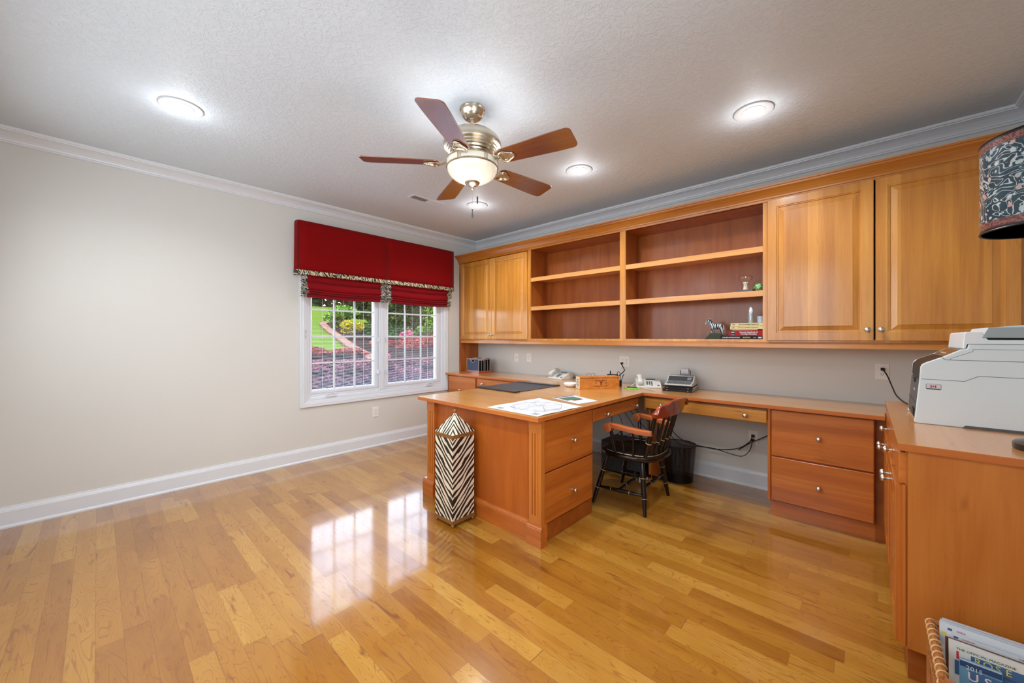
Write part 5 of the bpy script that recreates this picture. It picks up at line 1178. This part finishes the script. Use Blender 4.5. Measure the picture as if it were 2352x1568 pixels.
# seams on the side
def seam(pts, w=.0011, y=py0 - .0003):
    m = MB()
    for (x0, z0), (x1, z1) in zip(pts, pts[1:]): m.tube([(x0, y, z0), (x1, y, z1)], w, 5)
    return m
seam([(4.508, 1.108), (4.640, 1.106), (4.680, 1.131), (5.03, 1.128)]).build('panel_seam', M['greyink'], t)
seam([(4.572, 1.211), (4.583, 1.199), (5.03, 1.198)]).build('panel_seam', M['greyink'], t)
seam([(4.598, 1.200), (4.600, 1.206), (4.664, 1.239), (4.664, 1.248), (5.03, 1.2475)], .0008).build('panel_seam', M['greyink'], t)
seam([(4.652, 1.2705), (5.03, 1.2705)], .0008).build('panel_seam', M['greyink'], t)
seam([(4.712, .953), (4.745, .953), (4.745, .934), (4.712, .934), (4.712, .953)], .0006).build('moulded_icon', M['lightgrey'], t)
seam([(4.718, .949), (4.724, .943), (4.718, .937)], .0005).build('moulded_icon', M['lightgrey'], t)
MB().prism([(4.632, pz + .0001), (4.643, pz + .011), (5.03, pz + .011), (5.03, pz + .0001)], 'y', py0 - .0006, py0 + .01).build('hand_recess', M['tray'] if 'tray' in M else M['key'], t)
o = MB().prism([(4.525, 1.062), (4.567, 1.060), (4.571, 1.064), (4.571, 1.084), (4.568, 1.087), (4.526, 1.087), (4.523, 1.084), (4.523, 1.065)], 'y', py0 - .0008, py0 - .0001).build('flag_sticker', plain('sticker_border_blue', (.06, .09, .15), .4), t, lab='small flag sticker with two red bars and a maple leaf')
MB().prism([(4.5245, 1.0665), (4.5695, 1.0665), (4.5695, 1.0845), (4.5675, 1.0858), (4.5265, 1.0858), (4.5245, 1.0845)], 'y', py0 - .0012, py0 - .0008).build('sticker_face', M['paper'], o)
rd = plain('flag_red', (.55, .02, .02), .5)
fm = MB().box(4.5375, 4.5415, py0 - .0016, py0 - .0012, 1.0690, 1.0815).box(4.5515, 4.5555, py0 - .0016, py0 - .0012, 1.0690, 1.0815)
leaf = [(0, -.005), (.0003, -.002), (.0030, -.0024), (.0026, -.0014), (.0046, .0004), (.0038, .0010), (.0042, .0028), (.0026, .0024), (.0022, .0030), (.0012, .0020), (.0016, .0044), (.0008, .0040), (0, .0056)]
leaf = leaf + [(-x, z) for x, z in reversed(leaf[1:-1])]
fm.prism([(4.5465 + x * .95, 1.0752 + z) for x, z in leaf], 'y', py0 - .0016, py0 - .0012).build('flag', rd, o)

# ------------------------------------------------------------ table lamp
lx, ly, lz = 4.806, -1.625, .900
t = thing('table_lamp', 'table lamp with a dark floral drum shade on the raised counter', 'lamp', (lx, ly, lz))
dk = plain('dark_bronze_lamp', (.035, .028, .024), .32, .4, coat=.2)
MB().lathe([(0, 0), (.092, 0), (.096, .004), (.096, .022), (.090, .028), (.062, .032), (.058, .036), (.058, .050), (.050, .056), (.030, .062), (.018, .075), (.014, .10), (.020, .13), (.020, .14), (.012, .16), (.012, .50), (.016, .52), (.016, .56), (.010, .58), (.010, .76), (.004, .78), (0, .80)], (lx, ly, lz), 36).build('lamp_base', dk, t, smooth=True)
sz0, sz1, SR = 1.685, 2.012, .172
def shademat():
    q = NT('floral_drum_shade'); co = q.obj(); sp_ = q.new('SeparateXYZ'); q.link(co, sp_.inputs[0])
    an_ = q.math('ARCTAN2', sp_.outputs[1], sp_.outputs[0]); cb = q.new('CombineXYZ'); q.link(q.math('MULTIPLY', an_, SR), cb.inputs[0]); q.link(sp_.outputs[2], cb.inputs[1]); uv = cb.outputs[0]
    base = q.mix(q.noise(uv, 8, 2), (.010, .020, .032), (.020, .075, .11))
    n1 = q.noise(uv, 15, 1.4, .4, 1.9); l1 = q.math('ABSOLUTE', q.math('SUBTRACT', q.math('FRACT', q.math('MULTIPLY', n1, 6.0)), .5))
    col = q.mix(q.ramp(l1, [(.07, (1, 1, 1)), (.12, (0, 0, 0))]), base, (.50, .58, .60))
    vo = q.new('TexVoronoi'); vo.inputs['Scale'].default_value = 38; vo.inputs['Randomness'].default_value = 1; q.link(uv, vo.inputs['Vector'])
    nn = q.noise(uv, 90, 2); dd = q.math('ADD', vo.outputs['Distance'], q.math('MULTIPLY', q.math('SUBTRACT', nn, .5), .5))
    fc = q.ramp(q.math('FRACT', q.math('MULTIPLY', vo.outputs['Color'], 3.0)), [(0, (.55, .62, .64)), (.55, (.35, .50, .58)), (.85, (.62, .34, .28)), (1, (.5, .5, .48))])
    col = q.mix(q.ramp(dd, [(.26, (1, 1, 1)), (.33, (0, 0, 0))]), col, fc)
    z0 = sp_.outputs[2]; H_ = sz1 - sz0; lo_ = sz0 - lz
    edge = q.math('MAXIMUM', q.math('LESS_THAN', z0, lo_ + .034), q.math('GREATER_THAN', z0, lo_ + H_ - .034))
    vb = q.noise(uv, 120, 2); col = q.mix(edge, col, q.mix(q.ramp(vb, [(.45, (0, 0, 0)), (.55, (1, 1, 1))]), (.13, .035, .035), (.26, .12, .10)))
    rim = q.math('MAXIMUM', q.math('LESS_THAN', z0, lo_ + .009), q.math('GREATER_THAN', z0, lo_ + H_ - .009)); col = q.mix(rim, col, (.012, .010, .010))
    q.base(col); q.set(Roughness=.32); q.bump(vb, .15, .001); return q.mat
MB().lathe([(SR, sz0), (SR, sz1)], (lx, ly, 0), 72).build('lamp_shade', shademat(), t, smooth=True, fixn=True, lab='dark drum shade with pale floral scrolls')
MB().lathe([(SR - .003, sz0), (SR - .003, sz1)], (lx, ly, 0), 72).build('shade_lining', plain('tortoise_lining', (.035, .014, .006), .3, var=.9, bump=.1, bs=20), t, smooth=True)
for z in (sz0, sz1): MB().tube([(lx + (SR - .001) * math.cos(2 * PI * k / 48), ly + (SR - .001) * math.sin(2 * PI * k / 48), z) for k in range(50)], .003, 6, cap=False).build('rim_wire', M['blackp'], t, smooth=True)
m = MB()
for k in range(3): a_ = 2 * PI * k / 3 + .4; m.tube([(lx, ly, sz1 - .03), (lx + (SR - .004) * math.cos(a_), ly + (SR - .004) * math.sin(a_), sz1 - .012)], .002, 6)
m.build('spider', dk, t)

# ------------------------------------------------------------ magazine basket
bx0, bx1, by0, by1 = 4.486, 4.93, -2.20, -1.885
t = thing('magazine_basket', 'woven wicker magazine basket on the floor beside the printer cabinet', 'basket', ((bx0 + bx1) / 2, (by0 + by1) / 2, 0))
wk = plain('wicker', (.36, .13, .035), .45, var=.45, bump=.4, bs=60); wk2 = plain('wicker_binding', (.62, .36, .14), .45, var=.3)
m = MB()
def rod(p, q, r=.008): m.tube([p, q], r, 8)
H_ = .300
for (a_, b_) in (((bx0, by0), (bx0, by1)), ((bx0, by1), (bx1, by1)), ((bx1, by1), (bx1, by0))): rod((*a_, H_), (*b_, H_), .0105)
m.tube([(bx0, by0, H_), (bx0 + .10, by0, H_ - .035), (bx1 - .1, by0, H_ - .035), (bx1, by0, H_)], .0105, 8)
for x in (bx0, bx1):
    for y in (by0, by1): rod((x, y, .0), (x, y, H_), .009)
for z in (.02, .10, .18): 
    for (a_, b_) in (((bx0, by0), (bx0, by1)), ((bx0, by1), (bx1, by1)), ((bx1, by1), (bx1, by0)), ((bx1, by0), (bx0, by0))): rod((*a_, z), (*b_, z), .0055)
m.build('frame', wk, t, smooth=True)
m = MB()
for k in range(14):
    y = by0 + (by1 - by0) * (k + .5) / 14
    m.tube([(bx0, y, H_), (bx0 + .003 * math.sin(k * 2), y + .004, H_ * .5), (bx0, y, .015)], .003, 6); m.tube([(bx1, y, H_), (bx1, y, .015)], .003, 6)
for k in range(20):
    x = bx0 + (bx1 - bx0) * (k + .5) / 20; m.tube([(x, by0, H_ - .036), (x, by0, .015)], .003, 6); m.tube([(x, by1, H_), (x, by1, .015)], .003, 6); m.tube([(x, by0, .016), (x, by1, .016)], .004, 6)
m.build('wicker_stakes', wk, t, smooth=True)
m = MB()
m.tube([(bx0 + .0122 * math.cos(j * .52), by1 - (by1 - by0) * j / 120, H_ + .0122 * math.sin(j * .52)) for j in range(121)] + [(bx0 + .0115 * math.cos(j * .52), by0 + .0115 * math.sin(j * .52), H_ - .285 * j / 120) for j in range(121)], .0028, 6)
m.build('rim_binding', wk2, t, smooth=True, lab='pale cane binding')
def magazine(label, x0, x1, y, z1, lean, mat, th=.006, h=.30):
    """leans back by lean over its height; returns thing and front-face frame at the top left corner"""
    z0 = .022; yb = y - lean
    n_ = thing('magazine', label, 'magazine', ((x0 + x1) / 2, yb, z0), 'magazines in the wicker basket')
    vs = [(x0, yb - th, z0), (x1, yb - th, z0), (x1, y - th, z1), (x0, y - th, z1), (x0, yb, z0), (x1, yb, z0), (x1, y, z1), (x0, y, z1)]
    MB().mesh(vs, [(0, 1, 2, 3)]).mesh([(vx, vy - 0, vz) for vx, vy, vz in vs], [(4, 5, 6, 7), (0, 1, 5, 4), (2, 3, 7, 6), (0, 4, 7, 3), (1, 2, 6, 5)]).build('cover', mat, n_)
    m_ = MB()
    for k in (1, 2): q = k / 3; m_.mesh([(x0 - .0006, y - th * q, z1 + .0004), (x1, y - th * q, z1 + .0004), (x1, y - th * q - .0006, z1 + .0004), (x0 - .0006, y - th * q - .0006, z1 + .0004)], [(0, 1, 2, 3)])
    m_.build('page_edges', M['greyink'], n_, fixn=False)
    return n_, frame((x0, y - th - .0005, z1), (1, 0, 0), (0, lean, z1 - z0))
def patch(F, par, x0, x1, y0, y1, mat, name, z=.0002):
    MB().mesh([(x0, y0, z), (x1, y0, z), (x1, y1, z), (x0, y1, z)], [(0, 1, 2, 3)]).xf(F).build(name, mat, par, fixn=False)
pw = plain('magazine_white', (.66, .70, .74), .35); pw2 = plain('magazine_pale_blue', (.55, .62, .70), .35); cream_m = plain('magazine_ivory', (.66, .67, .62), .35)
red_i = plain('magazine_red', (.50, .03, .05), .4); blue_i = plain('magazine_blue', (.05, .13, .28), .3); yel_i = plain('magazine_yellow', (.72, .62, .08), .4); mag_i = plain('magazine_magenta', (.45, .02, .25), .4); navy_i = plain('catalog_navy', (.02, .06, .16), .25); sky_i = plain('catalog_sky', (.12, .30, .48), .3); brown_i = plain('magazine_brown', (.10, .035, .018), .4)
n_, F = magazine('white magazine standing rearmost in the wicker basket', 4.512, 4.80, -1.905, .337, .012, pw)
n_, F = magazine('pale magazine second from the back of the wicker basket', 4.506, 4.80, -1.920, .339, .014, pw2)
n_, F = magazine('white magazine with a yellow corner and purple print in the wicker basket', 4.503, 4.80, -1.932, .337, .016, pw)
patch(F, n_, .004, .030, -.040, -.030, yel_i, 'yellow_corner'); patch(F, n_, .004, .030, -.075, -.040, pw2, 'blue_area'); patch(F, n_, .014, .026, -.058, -.046, mag_i, 'purple_mark')
patch(F, n_, .018, .028, -.019, -.012, plain('print_blue', (.06, .09, .25), .4), 'print_blue_mark'); text('NSRA', .008, red_i, F @ Matrix.Translation((.048, -.015, .0004)), n_, ext=.0001)
n_, F = magazine('white magazine with small red and blue print in the middle of the wicker basket', 4.517, 4.80, -1.962, .323, .016, pw)
patch(F, n_, .014, .024, -.009, -.003, plain('print_blue2', (.06, .09, .25), .4), 'print_blue_mark'); text('SHOOTER', .0058, red_i, F @ Matrix.Translation((.046, -.006, .0004)), n_, ext=.0001)
text('THE OFFICIAL', .0065, M['ink'], F @ Matrix.Translation((.165, -.006, .0004)), n_, ext=.0001)
n_, F = magazine('magazine with a brown edge behind the ivory one in the wicker basket', 4.511, 4.80, -1.984, .319, .016, brown_i)
n_, F = magazine('ivory official magazine with red and blue cover in the wicker basket', 4.516, 4.80, -2.005, .326, .020, cream_m)
text('THE OFFICIAL MAGAZINE', .0098, M['ink'], F @ Matrix.Translation((.075, -.020, .0004)), n_, ext=.0001, font_scale_x=1.05)
patch(F, n_, .012, .150, -.100, -.056, blue_i, 'blue_panel'); patch(F, n_, .046, .150, -.06, -.028, blue_i, 'blue_panel'); patch(F, n_, .016, .021, -.052, -.028, red_i, 'red_stripe')
for k, x in enumerate((.060, .080, .100, .120)): text('ROSE'[k], .026, yel_i, F @ Matrix.Translation((x, -.040, .0006)), n_, ext=.0001)
n_, F = magazine('blue small catalog marked 2015 in front in the wicker basket', 4.534, 4.618, -2.045, .300, .020, sky_i, th=.004)
patch(F, n_, .001, .083, -.022, -.006, navy_i, 'navy_band'); patch(F, n_, .020, .083, -.060, -.026, blue_i, 'blue_field'); patch(F, n_, .001, .083, -.005, -.001, plain('silver_print', (.5, .55, .58), .3), 'top_line')
text('2015', .0170, M['paper'], F @ Matrix.Translation((.030, -.022, .0006)), n_, ext=.0001)
text('U S', .034, M['paper'], F @ Matrix.Translation((.040, -.046, .0006)), n_, ext=.0001, bold=.0004)
